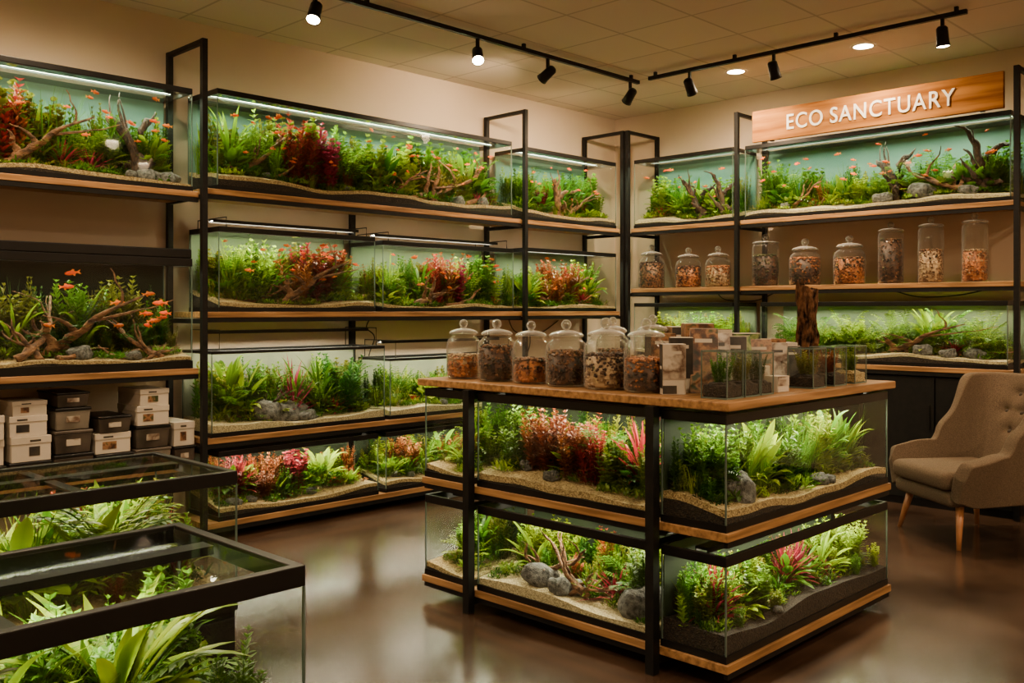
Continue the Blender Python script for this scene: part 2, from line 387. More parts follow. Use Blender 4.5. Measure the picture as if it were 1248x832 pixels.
def g_fish():
    mb = MB(); prof = [(0, .02), (.06, .075), (.18, .13), (.34, .155), (.5, .14), (.64, .10), (.74, .06), (.78, .05)]
    n = 10; vs = []
    for x, h in prof:
        for j in range(n):
            a = 2 * pi * j / n; vs.append((x - .5, cos(a) * h * .45, sin(a) * h))
    fs = [(i * n + j, i * n + (j + 1) % n, (i + 1) * n + (j + 1) % n, (i + 1) * n + j) for i in range(len(prof) - 1) for j in range(n)] + [tuple(range(n - 1, -1, -1))]
    mb.add(vs, fs, 0, .4)
    mb.add([(.24, 0, .045), (.24, 0, -.045), (.50, 0, .15), (.40, 0, 0), (.50, 0, -.15)], [(0, 3, 2), (0, 1, 3), (1, 4, 3)], 0, .9)
    mb.add([(-.12, 0, .14), (.02, 0, .24), (.12, 0, .21), (.12, 0, .10)], [(0, 1, 2, 3)], 0, .9)
    mb.add([(-.02, 0, -.13), (.1, 0, -.23), (.16, 0, -.09)], [(0, 1, 2)], 0, .9)
    mb.add([(-.2, .06, -.02), (-.05, .14, -.08), (-.05, .10, .03)], [(0, 1, 2)], 0, .9)
    mb.add([(-.2, -.06, -.02), (-.05, -.14, -.08), (-.05, -.10, .03)], [(0, 1, 2)], 0, .9)
    for sg in (-1, 1): mb.blob((-.40, sg * .042, .03), (.02, .012, .02), 0, 0, 1, 1)
    return mb
fm = leafmat('fish_orange', (.75, .10, .006), (.92, .22, .02), .49, .515)
FISH = g_fish().mesh('fish', [fm, BLACK], True)
def fish(T, u, v, z, s, desc, d=1):
    obj('fish', FISH, T @ TR(u, v, z, (0 if d > 0 else pi) + rnd.uniform(-.5, .5), s) @ Matrix.Rotation(rnd.uniform(-.25, .25), 4, 'Y'), label='small orange-red fish swimming in ' + desc, cat='fish', group='orange fish in ' + desc)

# ---------------------------------------------------------------- aquarium
def ring(mb, x0, y0, z0, x1, y1, z1, w):
    o = [(x0, y0), (x1, y0), (x1, y1), (x0, y1)]; i = [(x0 + w, y0 + w), (x1 - w, y0 + w), (x1 - w, y1 - w), (x0 + w, y1 - w)]
    vs = [(a, b, z0) for a, b in o + i] + [(a, b, z1) for a, b in o + i]; fs = []
    for k in range(4):
        j = (k + 1) % 4
        fs += [(k, j, 8 + j, 8 + k), (4 + j, 4 + k, 12 + k, 12 + j), (j, k, 4 + k, 4 + j), (8 + k, 8 + j, 12 + j, 12 + k)]
    mb.add(vs, fs)
def layer(W, D, bot, top, mat, name, par):
    nx, ny = max(8, int(W / .06)), 8; e = .007; mb = MB(); vs = []
    for f in (bot, top):
        for j in range(ny + 1):
            for i in range(nx + 1):
                x = e + (W - 2 * e) * i / nx; y = e + (D - 2 * e) * j / ny; vs.append((x, y, f(x, y)))
    K = (nx + 1) * (ny + 1); fs = []
    for j in range(ny):
        for i in range(nx):
            a = j * (nx + 1) + i; fs += [(a, a + nx + 1, a + nx + 2, a + 1), (K + a, K + a + 1, K + a + nx + 2, K + a + nx + 1)]
    for i in range(nx):
        fs.append((i, i + 1, K + i + 1, K + i)); a = ny * (nx + 1) + i; fs.append((a + 1, a, K + a, K + a + 1))
    for j in range(ny):
        a = j * (nx + 1); fs.append((a + nx + 1, a, K + a, K + a + nx + 1)); a += nx; fs.append((a, a + nx + 1, K + a + nx + 1, K + a))
    mb.add(vs, fs); obj(name, mb.mesh(name, [mat]), parent=par)

GREEN_B = [('stem', 'green', 3), ('grass', 'green', 3), ('stem', 'lime', 2), ('round', 'green', 2), ('fern', 'green', 2), ('round', 'lime', 1), ('round', 'olive', 2), ('sword', 'green', 2), ('stem', 'orange', 1), ('round', 'red', .7)]
GREEN_M = [('sword', 'green', 2), ('fern', 'lime', 2), ('round', 'lime', 2), ('broad', 'green', 3), ('broad', 'lime', 2), ('stem', 'green', 2), ('stem', 'orange', 1), ('bush', 'olive', 1), ('spiky', 'pink', .7), ('round', 'red', .5)]
GREEN_F = [('carpet', 'green', 3), ('carpet', 'lime', 3), ('sword', 'lime', 1), ('fern', 'green', 1), ('broad', 'lime', 1), ('broad', 'dark', 1), ('spiky', 'pink', .5), ('grass', 'lime', 1)]
def pick(L):
    k = rnd.random() * sum(x[2] for x in L)
    for x in L:
        k -= x[2]
        if k <= 0: return x
    return L[-1]
def aquarium(label, desc, org, rot, W, D, H, L=22, rim=.035, base=.03, bg=None, sand=SAND, soil=.05, sandt=.025, slope=.10, lamp=-.01, lampv=.45, rw=.016,
             back=GREEN_B, mid=GREEN_M, front=GREEN_F, dens=1.0, hb=.72, feats=(), nfish=0, fs=.06, brace=False, hood=0, color=(1, .90, .62), rocks=0, style='green', th=1.0, water=None, lid=False, fdens=5.5):
    T = Matrix.Translation(org) @ Matrix.Rotation(rot, 4, 'Z')
    E = obj('aquarium', None, T, label=label, cat='aquarium')
    mb = MB(); e = .004; zt = H - .005
    mb.add([(e, e, base * .5), (W - e, e, base * .5), (W - e, D - e, base * .5), (e, D - e, base * .5), (e, e, zt), (W - e, e, zt), (W - e, D - e, zt), (e, D - e, zt)],
           [(0, 1, 5, 4), (1, 2, 6, 5), (2, 3, 7, 6), (3, 0, 4, 7)])
    obj('glass_panes', mb.mesh('glass_panes', [GLASS]), parent=E)
    mb = MB(); ring(mb, 0, 0, H - rim, W, D, H, rw)
    obj('top_rim', mb.mesh('top_rim', [BLACK]), parent=E, bevel=.003)
    mb = MB(); ring(mb, -.001, -.001, 0, W + .001, D + .001, base, .012)
    obj('base_frame', mb.mesh('base_frame', [BLACK]), parent=E)
    obj('floor_pane', MB().box(.012, .012, 0, W - .012, D - .012, .008).mesh('floor_pane', [BLACK]), parent=E)
    for x in (.0005, W - .0065):
        for y in (.0005, D - .0065): obj('corner_seam', MB().box(x, y, base, x + .006, y + .006, H - rim).mesh('corner_seam', [SEAM]), parent=E)
    if brace:
        for q in brace:
            obj('cross_brace', MB().box(W * q - .02, .018, H - .028, W * q + .02, D - .018, H - .018).mesh('cross_brace', [BLACK]), parent=E)
    if bg: obj('background_panel', MB().box(.008, D - .012, base, W - .008, D - .008, H - rim).mesh('background_panel', [bg]), parent=E)
    if hood: obj('hood', MB().box(.002, .002, H, W - .002, D - .002, H + hood).mesh('hood', [BLACK]), parent=E, bevel=.008)
    if water is None: water = nfish > 0
    if water:
        zw = H - rim - .004; mb = MB(); mb.add([(e, e, zw), (W - e, e, zw), (W - e, D - e, zw), (e, D - e, zw)], [(0, 1, 2, 3)]); obj('water_surface', mb.mesh('water_surface', [WATER]), parent=E)
    if lid:
        zw = H - .006; q = .03; mb = MB(); mb.add([(q, q, zw), (W - q, q, zw), (W - q, D - q, zw), (q, D - q, zw)], [(0, 1, 2, 3)]); obj('glass_lid', mb.mesh('glass_lid', [GLASS]), parent=E)
    sd = rnd.random() * 50
    def sh(x, y): return base * .4 + soil + sandt + slope * (y / D) * (.6 + .4 * sin(x * 1.7 + sd)) + .022 * noise.noise(Vector((x * 3 + sd, y * 5, 0))) + .012 * sin(x * 5 + sd)
    if soil > 0: layer(W, D, lambda x, y: .0085, lambda x, y: sh(x, y) - sandt, SOIL, 'soil_layer', E)
    if sandt > 0: layer(W, D, lambda x, y: sh(x, y) - sandt + .0005 if soil > 0 else .0085, sh, sand, 'sand_layer', E)
    lz = H + lamp; ly = D * lampv; hw = .03
    mb = MB(); sk = .012
    pr = [(-hw, -sk), (-hw, .01), (hw, .01), (hw, -sk), (hw - .004, -sk), (hw - .004, .0), (-hw + .004, .0), (-hw + .004, -sk)]
    vs = [(x, ly + a, lz + b) for x in (.04, W - .04) for a, b in pr]
    mb.add(vs, [(i, (i + 1) % 8, 8 + (i + 1) % 8, 8 + i) for i in range(8)] + [(0, 7, 6, 1), (1, 6, 5, 2), (2, 5, 4, 3), (8, 9, 14, 15), (9, 10, 13, 14), (10, 11, 12, 13)])
    lb = obj('light_bar', mb.mesh('light_bar', [BLACK]), parent=E)
    mb = MB(); mb.add([(.05, ly - hw + .006, lz - .001), (.05, ly + hw - .006, lz - .001), (W - .05, ly + hw - .006, lz - .001), (W - .05, ly - hw + .006, lz - .001)], [(0, 1, 2, 3)])
    obj('light_diffuser', mb.mesh('light_diffuser', [emis('led_%s_%.2f' % (L, color[2]), color, L * 5.6)]), parent=lb)
    if lamp > .02:
        for x in (.06, W - .075):
            br = MB().tube([(x, .01, H), (x, .01, lz + .014), (x, D - .01, lz + .014), (x, D - .01, H)], [.004] * 4, 5)
            obj('lamp_bracket', br.mesh('lamp_bracket', [BLACK]), parent=E)
    Hm = H - rim - .02; ZMAX[0] = Hm
    for ft in feats:
        k = ft[0]
        if k == 'wood': _, u, v, w, d, h, var, dark, flip = ft; wood(T, W * u, D * v, sh(W * u, D * v), w, min(d, D * .8), h, var, desc, dark, flip)
        elif k == 'rock': _, u, v, s = ft; rock(T, W * u, D * v, sh(W * u, D * v), s, desc, W, D)
        else: _, col, u, v, h, wd = ft; plant(T, W, D, W * u, D * v, sh(W * u, D * v) - .005, k, col, h * 1.06, desc, wd)
    nb = max(1, round(W / .42)); sy = min(1, (D - .03) / .5) + .1
    for i in range(nb):
        u = W * (i + .5) / nb; sxx = (W - .03) / nb / .62
        v = D - .018 - .105 * sy; z = sh(u, v) - .025
        hz = (Hm - z) * hb * rnd.uniform(.9, 1.06) * th / .345
        obj('plant_thicket', thicket(style, rnd.randrange(4), 'back'), T @ TR(u, v, z, 0, (sxx * rnd.choice((1, -1)), sy, hz)), label='dense fine foliage along the glass of ' + desc, cat='aquarium plants', kind='stuff')
        for vv, hh in ((.56, 1.4), (.32, .7)):
            z = sh(u, D * vv) - .008
            obj('plant_thicket', thicket(style, rnd.randrange(4), 'low'), T @ TR(u, D * vv, z, 0, (sxx * rnd.choice((1, -1)), sy * .85, hh * min(1, H / .5))), label='low tangled foliage on the bottom of ' + desc, cat='aquarium plants', kind='stuff')
    nb = max(2, int(W * 8.5 * dens)); ph = rnd.random() * 6
    for i in range(nb):
        u = W * (i + rnd.random()) / nb; k, c, _ = pick(back); v = D * rnd.uniform(.58, .80); z = sh(u, v)
        h = (Hm - z) * hb * (.95 + .14 * sin(u * 3.1 + ph) + rnd.uniform(-.25, .2))
        plant(T, W, D, u, v, z - .005, k, c, h, desc, 1.0 if k != 'grass' else .9)
    nm = max(2, int(W * 8 * dens))
    for i in range(nm):
        u = W * (i + rnd.random()) / nm; k, c, _ = pick(mid); v = D * rnd.uniform(.36, .58); z = sh(u, v)
        q = .55 if k == 'spiky' else 1
        plant(T, W, D, u, v, z - .005, k, c, (Hm - z) * hb * rnd.uniform(.34, .80) * q, desc)
    nf = max(2, int(W * fdens * dens))
    for i in range(nf):
        u = W * (i + rnd.random()) / nf; k, c, _ = pick(front); v = D * rnd.uniform(.14, .32); z = sh(u, v)
        h = (.06 if k == 'carpet' else .12) * rnd.uniform(.7, 1.4) * min(1, H / .5)
        plant(T, W, D, u, v, z - .005, k, c, h, desc)
    for i in range((rocks + 1) // 2):
        u = W * rnd.uniform(.08, .92); v = D * rnd.uniform(.10, .3); rock(T, u, v, sh(u, v), rnd.uniform(.05, .11), desc, W, D)
    for i in range(nfish):
        u = W * rnd.uniform(.06, .94); v = D * rnd.uniform(.08, .22)
        fish(T, u, v, rnd.uniform(H * .36, H * .86), fs * rnd.uniform(.75, 1.2), desc, rnd.choice((-1, 1)))
    ZMAX[0] = 9
    return E

# ---------------------------------------------------------------- racks
def rack(label, org, rot, W, D, posts, shelves, ztop=3.24, wood=WOODX, rearposts=()):
    T = Matrix.Translation(org) @ Matrix.Rotation(rot, 4, 'Z')
    E = obj('shelving_rack', None, T, label=label, cat='shelving rack')
    for x in posts:
        for y0 in (-.040, D - .040):
            obj('post', MB().box(x - .018, y0, 0, x + .018, y0 + .036, ztop).mesh('post', [STEEL]), parent=E)
        obj('crossbar', MB().box(x - .015, -.003, ztop - .030, x + .015, D - .040, ztop).mesh('crossbar', [STEEL]), parent=E)
        for _, _, z in shelves:
            obj('crossbar', MB().box(x - .012, -.003, z - .075, x + .012, D - .045, z - .045).mesh('crossbar', [STEEL]), parent=E)
    for x in rearposts: obj('post', MB().box(x - .02, D - .045, 0, x + .02, D - .005, ztop - .3).mesh('post', [STEEL]), parent=E)
    for x0, x1, z in shelves:
        obj('shelf', MB().box(x0, -.002, z - .038, x1, D - .048, z).mesh('shelf', [wood]), parent=E, bevel=.004)
        obj('shelf_rail', MB().box(x0, 0.002, z - .068, x1, .022, z - .0385).mesh('shelf_rail', [STEEL]), parent=E)
LY = 5.65
rack('tall black steel rack with wooden shelves holding two aquariums', (1.2, LY, 0), 0, 1.71, .48, [.0], [(.022, 1.685, 2.26), (.022, 1.685, 1.13), (.022, 1.685, .52)])
rack('tall black steel rack with four wooden shelves of aquariums', (2.91, LY, 0), 0, 2.98, .48, [0, 2.98], [(.022, 2.958, 2.29), (.022, 2.958, 1.49), (.022, 2.958, .67), (.022, 2.958, .12)], rearposts=[1.5])
rack('narrow black steel corner rack with wooden shelves', (5.89, LY, 0), 0, 1.37, .48, [1.37], [(.022, 1.348, 2.29), (.022, 1.348, 1.49), (.022, 1.348, .67)])
RX, RY, RR = 7.3, 5.6, -pi / 2
rack('black steel rack with small aquariums and glass jars', (RX, RY, 0), RR, 1.22, .48, [.02, 1.22], [(.042, 1.198, 2.29), (.042, 1.198, 1.71), (.042, 1.198, 1.07)])
rack('wide black steel rack with long aquariums and glass jars', (RX, RY, 0), RR, 3.5, .48, [3.48], [(1.243, 3.458, 2.29), (1.243, 3.458, 1.71), (1.243, 3.458, 1.07)])
def cabinet(x0, x1, nd):
    T = Matrix.Translation((RX, RY, 0)) @ Matrix.Rotation(RR, 4, 'Z')
    E = obj('base_cabinet', None, T @ TR(x0, 0, 0), label='matte black floor cabinet with plain doors beneath aquarium shelf', cat='cabinet')
    w = x1 - x0
    obj('body', MB().box(0, .03, 0, w, .425, .99).mesh('body', [BLACK]), parent=E)
    for i in range(nd):
        a = w * i / nd + .006; b = w * (i + 1) / nd - .006
        d = obj('door', MB().box(a, .012, .06, b, .029, .985).mesh('door', [STEEL]), parent=E, bevel=.002)
        obj('handle', MB().box(b - .04, .002, .6, b - .03, .0119, .78).mesh('handle', [BLACK]), parent=d)
cabinet(.06, 1.19, 2); cabinet(1.25, 3.45, 4)

# ---------------------------------------------------------------- tanks on left wall
REDS = [('stem', 'red', 1.5), ('stem', 'orange', 2), ('spiky', 'pink', .8), ('bush', 'orange', 1), ('round', 'red', 1), ('stem', 'green', 2), ('round', 'lime', 1), ('stem', 'lime', 1), ('broad', 'green', 1), ('fern', 'lime', 1)]
YF = LY + .01
TOPL = (.94, 1, .68)
aquarium('long aquarium with driftwood, red stems and orange fish on top shelf', 'top-shelf driftwood aquarium', (1.25, YF, 2.26), 0, 1.60, .41, .655, L=21, bg=BGT, color=TOPL, nfish=20, soil=.02, slope=.08, hb=.90,
    feats=[('wood', .52, .2, .75, .2, .46, 1, False, 1), ('wood', .80, .2, .32, .22, .56, 5, True, 1), ('stem', 'red', .30, .4, .52, 1), ('stem', 'orange', .36, .5, .46, 1), ('rock', .92, .2, .15), ('rock', .84, .2, .16), ('sword', 'lime', .45, .4, .40, 1), ('fern', 'lime', .62, .35, .30, 1)], rocks=3)
aquarium('very long aquarium with large red bush on top shelf', 'long top-shelf aquarium', (3.02, YF, 2.29), 0, 2.74, .41, .66, L=21, bg=BGT, color=TOPL, nfish=46, fs=.055, soil=.05, slope=.08, hb=.90, style='grass',
    feats=[('bush', 'red', .285, .34, .50, .95), ('stem', 'pink', .32, .36, .46, 1.1), ('bush', 'red', .25, .42, .42, .9), ('round', 'pink', .35, .36, .38, 1.1), ('wood', .12, .2, .6, .2, .38, 0, False, 1), ('sword', 'lime', .07, .35, .46, 1), ('fern', 'lime', .43, .3, .34, 1.1), ('broad', 'green', .55, .3, .36, 1.1),
    ('wood', .78, .16, .9, .2, .44, 2, False, 1), ('wood', .62, .16, .5, .2, .32, 1, False, 1), ('fern', 'lime', .42, .35, .34, 1.1), ('broad', 'green', .86, .35, .42, 1.1), ('round', 'lime', .62, .35, .42, 1.2), ('round', 'green', .68, .45, .48, 1.2), ('round', 'lime', .5, .4, .44, 1), ('rock', .8, .2, .13), ('rock', .9, .2, .12)], rocks=4)
aquarium('small aquarium with driftwood on top corner shelf', 'top corner aquarium', (5.95, YF, 2.29), 0, 1.25, .41, .64, L=21, bg=BGT, color=TOPL, nfish=12, soil=.04, hb=.88,
    feats=[('wood', .45, .2, .5, .22, .42, 4, False, 1), ('wood', .7, .2, .5, .22, .36, 1, False, 1), ('fern', 'lime', .75, .3, .25, 1)])
aquarium('tall hooded aquarium with driftwood and orange fish', 'dark hooded aquarium', (1.25, YF, 1.13), 0, 1.60, .41, .70, L=13, bg=BGB, rim=.05, base=.05, hood=.06, soil=.03, sandt=.02, nfish=16, fs=.08, hb=.92, dens=1.0, style='olive', th=1.0, fdens=7,
    back=[('stem', 'olive', 5), ('stem', 'green', 3), ('round', 'olive', 2), ('stem', 'orange', 1)], mid=[('sword', 'green', 2), ('fern', 'dark', 1), ('stem', 'olive', 3), ('stem', 'green', 2)], front=[('sword', 'lime', 2), ('carpet', 'green', 2), ('fern', 'green', 2), ('broad', 'dark', 1)],
    feats=[('wood', .68, .18, .95, .2, .56, 1, False, 1), ('wood', .82, .18, .5, .2, .32, 0, False, -1), ('wood', .5, .2, .6, .2, .4, 3, False, 1), ('sword', 'lime', .62, .28, .42, .9), ('sword', 'lime', .38, .2, .32, .9), ('rock', .58, .2, .14), ('rock', .78, .2, .12)], rocks=0)
aquarium('aquarium with driftwood crown, red bush and raised lamp', 'driftwood crown aquarium', (3.03, YF, 1.49), 0, 1.27, .41, .56, L=23, bg=BGG, lamp=.05, nfish=18, fs=.055, soil=.015, hb=.98,
    feats=[('stem', 'red', .62, .35, .42, 1.2), ('round', 'red', .70, .36, .38, 1.1), ('bush', 'orange', .52, .34, .36, .9), ('wood', .68, .14, .85, .16, .50, 1, False, 1), ('bush', 'lime', .28, .38, .46, 1), ('grass', 'lime', .08, .4, .44, 1), ('sword', 'lime', .1, .3, .28, 1), ('carpet', 'lime', .8, .2, .10, 1.2), ('wood', .32, .14, .5, .16, .2, 0, False, 1)])
aquarium('aquarium with rust-red bush and raised lamp', 'rust-red bush aquarium', (4.37, YF, 1.49), 0, 1.41, .41, .54, L=23, bg=BGG, lamp=.05, nfish=24, fs=.055, soil=.01, hb=.95,
    feats=[('bush', 'orange', .52, .34, .42, 1), ('stem', 'red', .45, .34, .40, 1.1), ('round', 'pink', .6, .34, .36, 1.1), ('grass', 'lime', .14, .4, .42, 1), ('round', 'green', .85, .35, .40, 1.1), ('wood', .5, .14, .75, .16, .36, 2, False, 1)])
aquarium('small aquarium with rust-brown bush on corner shelf', 'middle corner aquarium', (5.95, YF, 1.49), 0, 1.25, .41, .56, L=23, bg=BGG, nfish=10, fs=.055, soil=.01, hb=.93,
    feats=[('bush', 'orange', .5, .34, .40, 1), ('stem', 'red', .62, .34, .36, 1.1), ('bush', 'orange', .38, .34, .32, .9), ('wood', .5, .15, .7, .18, .34, 0, False, 1)])
aquarium('open aquarium with grey stones and spiky pink plants', 'grey-stone aquarium', (2.98, YF, .67), 0, 1.41, .41, .565, L=20, sand=WSAND, bg=BGW, lamp=.12, soil=0, sandt=.05, slope=.05, hb=.94, rim=.022, fdens=3.5, dens=1.15,
    back=GREEN_B, mid=[('sword', 'green', 2), ('fern', 'green', 2), ('broad', 'lime', 2), ('broad', 'dark', 2), ('bush', 'dark', 1), ('round', 'green', 1)],
    feats=[('rock', .36, .2, .25), ('rock', .46, .24, .34), ('rock', .55, .16, .16), ('spiky', 'pink', .52, .45, .50, .8), ('spiky', 'pink', .5, .10, .18, 1), ('broad', 'green', .12, .36, .48, 1.2), ('broad', 'lime', .24, .36, .40, 1.1), ('sword', 'lime', .68, .28, .26, 1), ('bush', 'dark', .8, .4, .46, 1), ('spiky', 'pink', .76, .22, .15, 1), ('wood', .30, .16, .4, .16, .24, 0, True, 1)])
aquarium('open aquarium with tall green stems', 'tall green-stem aquarium', (4.44, YF, .67), 0, 1.36, .41, .465, L=20, sand=WSAND, bg=BGW, lamp=.12, soil=0, sandt=.05, slope=.05, hb=1.0, rim=.022, rocks=3)
aquarium('lowest-shelf aquarium densely planted with red and green stems', 'lowest red-green aquarium', (3.03, YF, .12), 0, 1.30, .41, .455, L=17, soil=.03, hb=.98, back=REDS, mid=REDS, bg=BGD, slope=.08, style='red',
    feats=[('stem', 'red', .15, .4, .30, 1), ('bush', 'orange', .3, .35, .22, 1), ('round', 'pink', .55, .5, .30, 1), ('broad', 'lime', .72, .4, .26, 1), ('spiky', 'lime', .42, .3, .18, 1)], rocks=5)
aquarium('lowest-shelf aquarium with mixed green plants', 'lowest green aquarium', (4.40, YF, .12), 0, 1.38, .41, .455, L=17, soil=.03, hb=.98, back=REDS, bg=BGD, slope=.08, rocks=3)
# ---------------------------------------------------------------- tanks on back wall
def bx(x): return RY - x
XF = RX + .01
aquarium('aquarium with dark driftwood on top shelf', 'top aquarium near sign', (XF, bx(.07), 2.29), RR, 1.09, .41, .66, L=21, bg=BGT, color=TOPL, nfish=10, fs=.055, soil=.02, sand=WSAND, hb=.72,
    feats=[('wood', .62, .2, .35, .22, .48, 4, True, 1), ('wood', .85, .2, .3, .22, .42, 6, True, 1), ('round', 'lime', .2, .36, .38, 1), ('sword', 'green', .42, .36, .34, 1)])
aquarium('very long aquarium with dark driftwood below wooden sign', 'long aquarium below sign', (XF, bx(1.28), 2.29), RR, 2.15, .41, .65, L=21, bg=BGT, color=TOPL, nfish=32, fs=.055, soil=.02, sand=WSAND, hb=.68, back=[('grass', 'green', 3), ('stem', 'dark', 1), ('round', 'green', 1), ('fern', 'green', 2), ('stem', 'green', 1)], style='grass', th=.85, fdens=4,
    feats=[('wood', .58, .2, .32, .22, .50, 5, True, 1), ('wood', .90, .2, .36, .25, .56, 6, True, 1), ('wood', .73, .16, .65, .2, .38, 2, False, -1), ('wood', .2, .14, .55, .18, .28, 0, False, 1), ('bush', 'green', .08, .5, .40, .8), ('bush', 'green', .98, .5, .36, .8), ('rock', .55, .18, .17), ('rock', .7, .18, .20), ('rock', .86, .18, .16), ('fern', 'lime', .5, .3, .2, 1), ('fern', 'lime', .14, .4, .3, 1)], rocks=3)
aquarium('low aquarium with bright green bushes above cabinet', 'small low aquarium', (XF, bx(.07), 1.07), RR, 1.09, .41, .50, L=21, bg=BGG, soil=.02, sand=WSAND, hb=.92, back=[('round', 'lime', 3), ('bush', 'green', 1), ('fern', 'lime', 2)])
aquarium('long low aquarium with arching driftwood and ferns above cabinet', 'long fern aquarium', (XF, bx(1.43), 1.07), RR, 1.98, .41, .50, L=21, bg=BGG, soil=.04, sand=WSAND, sandt=.02, slope=.05, hb=.90, th=.65, fdens=4, back=[('fern', 'lime', 3), ('round', 'lime', 1), ('fern', 'green', 3), ('broad', 'lime', 1)], mid=[('fern', 'lime', 2), ('broad', 'lime', 1), ('fern', 'green', 2), ('stem', 'lime', 1)],
    feats=[('wood', .74, .16, 1.05, .18, .42, 1, False, 1), ('rock', .68, .16, .15), ('rock', .88, .16, .17), ('rock', .78, .16, .12), ('fern', 'lime', .55, .35, .38, 1.3), ('broad', 'lime', .7, .45, .34, 1), ('fern', 'lime', .35, .35, .36, 1.3)])

# ---------------------------------------------------------------- island
IX, IY, IX2, IY2 = 3.2, 1.97, 4.74, 3.805
I = obj('display_island', None, Matrix.Translation((IX, IY, 0)), label='two-tier black steel display island with wooden shelves and counter', cat='display stand')
LW, LD = IX2 - IX, IY2 - IY
obj('counter_top', MB().box(-.02, -.02, 1.106, LW + .02, LD + .02, 1.142).mesh('counter_top', [WOODX]), parent=I, bevel=.005)
for z in (.627, .113):
    obj('shelf', MB().box(-.005, -.005, z - .034, LW, .335, z).mesh('shelf', [WOODX]), parent=I, bevel=.003)
    obj('shelf', MB().box(-.005, .337, z - .034, LW, 1.428, z).mesh('shelf', [WOODY]), parent=I, bevel=.003)
    obj('shelf', MB().box(-.005, 1.430, z - .034, LW, LD, z).mesh('shelf', [WOODY]), parent=I, bevel=.003)
    for a, b, c, d in ((0.004, .337, .02, LD - .01), (.01, .002, LW - .01, .02)):
        obj('shelf_rail', MB().box(a, b, z - .060, c, d, z - .0345).mesh('shelf_rail', [STEEL]), parent=I)
for x, y in ((-.047, .316), (-.047, 1.43), (LW + .003, .316), (LW + .003, 1.43)):
    obj('post', MB().box(x, y, 0, x + .042, y + .042, 1.105).mesh('post', [STEEL]), parent=I)
for y in (.318, 1.432):
    obj('crossbar', MB().box(-.005, y, .04, LW + .005, y + .03, .07).mesh('crossbar', [STEEL]), parent=I)
ISM = dict(bg=BGD, rim=.042, dens=1.1)
aquarium('island aquarium filled with rust-red bushes and green plants', 'upper rust-bush aquarium', (IX + .008, 3.395, .627), RR, 1.06, .42, .465, L=18, soil=.015, sandt=.03, hb=1.0, fdens=4, **ISM, back=[('stem', 'green', 3), ('grass', 'lime', 1), ('fern', 'green', 1), ('round', 'green', 1)], mid=[('stem', 'orange', 2), ('stem', 'green', 2), ('fern', 'green', 1), ('round', 'lime', 1)],
    feats=[('bush', 'orange', .38, .34, .33, 1), ('stem', 'orange', .52, .34, .33, 1.2), ('bush', 'orange', .46, .28, .26, 1.1), ('bush', 'orange', .28, .36, .28, .9), ('stem', 'red', .6, .30, .26, 1.1), ('spiky', 'pink', .88, .5, .38, .9), ('stem', 'green', .1, .4, .34, 1.2), ('round', 'lime', .72, .24, .20, 1), ('stem', 'lime', .92, .3, .22, 1), ('broad', 'dark', .76, .18, .14, 1)], rocks=3)
aquarium('lower island aquarium with grey stones and pale gravel', 'lower grey-stone aquarium', (IX + .008, 3.395, .113), RR, 1.06, .42, .42, L=16, sand=WSAND, soil=0, sandt=.05, slope=.07, lamp=.0, hb=.95, fdens=2.5, **ISM,
    back=[('bush', 'lime', 1), ('grass', 'lime', 2), ('stem', 'green', 2), ('stem', 'red', 1), ('fern', 'green', 1)], mid=[('stem', 'green', 2), ('grass', 'green', 2), ('fern', 'green', 1), ('stem', 'orange', 1)],
    feats=[('wood', .40, .30, .5, .2, .26, 2, False, 1), ('wood', .5, .32, .5, .2, .28, 0, False, -1), ('rock', .34, .14, .17), ('rock', .46, .12, .12), ('rock', .90, .16, .21), ('rock', .5, .3, .13), ('spiky', 'pink', .68, .16, .16, 1.1), ('sword', 'lime', .18, .3, .30, 1.1), ('stem', 'green', .82, .45, .28, 1.2), ('sword', 'lime', .58, .2, .12, 1)], rocks=1)
for z, h in ((.627, .465), (.113, .42)):
    aquarium('narrow end aquarium of the island with green stems', 'narrow island aquarium', (IX + .008, 3.795, z), RR, .345, .42, h, L=18, soil=.01, hb=1.0, **ISM)
aquarium('upper island corner aquarium with broad green leaves and rock', 'upper corner aquarium', (IX + .008, IY + .008, .627), 0, 1.52, .31, .465, L=16, soil=.03, sandt=.03, slope=.05, hb=1.0, fdens=5, **ISM,
    back=[('bush', 'green', 1), ('stem', 'green', 3), ('grass', 'green', 2), ('sword', 'green', 1), ('round', 'green', 1)], mid=[('round', 'green', 2), ('sword', 'lime', 2), ('stem', 'green', 2), ('broad', 'dark', 1), ('spiky', 'pink', .5)], front=[('carpet', 'lime', 1), ('sword', 'lime', 2), ('broad', 'lime', 1), ('carpet', 'green', 2)],
    feats=[('broad', 'lime', .36, .4, .36, 1.1), ('sword', 'lime', .30, .3, .26, .9), ('rock', .17, .22, .19), ('stem', 'green', .1, .5, .34, 1.1), ('rock', .6, .22, .11), ('broad', 'green', .75, .4, .32, 1), ('sword', 'lime', .88, .4, .34, 1.1), ('stem', 'lime', .66, .4, .30, 1), ('fern', 'dark', .1, .25, .22, 1)], rocks=1)
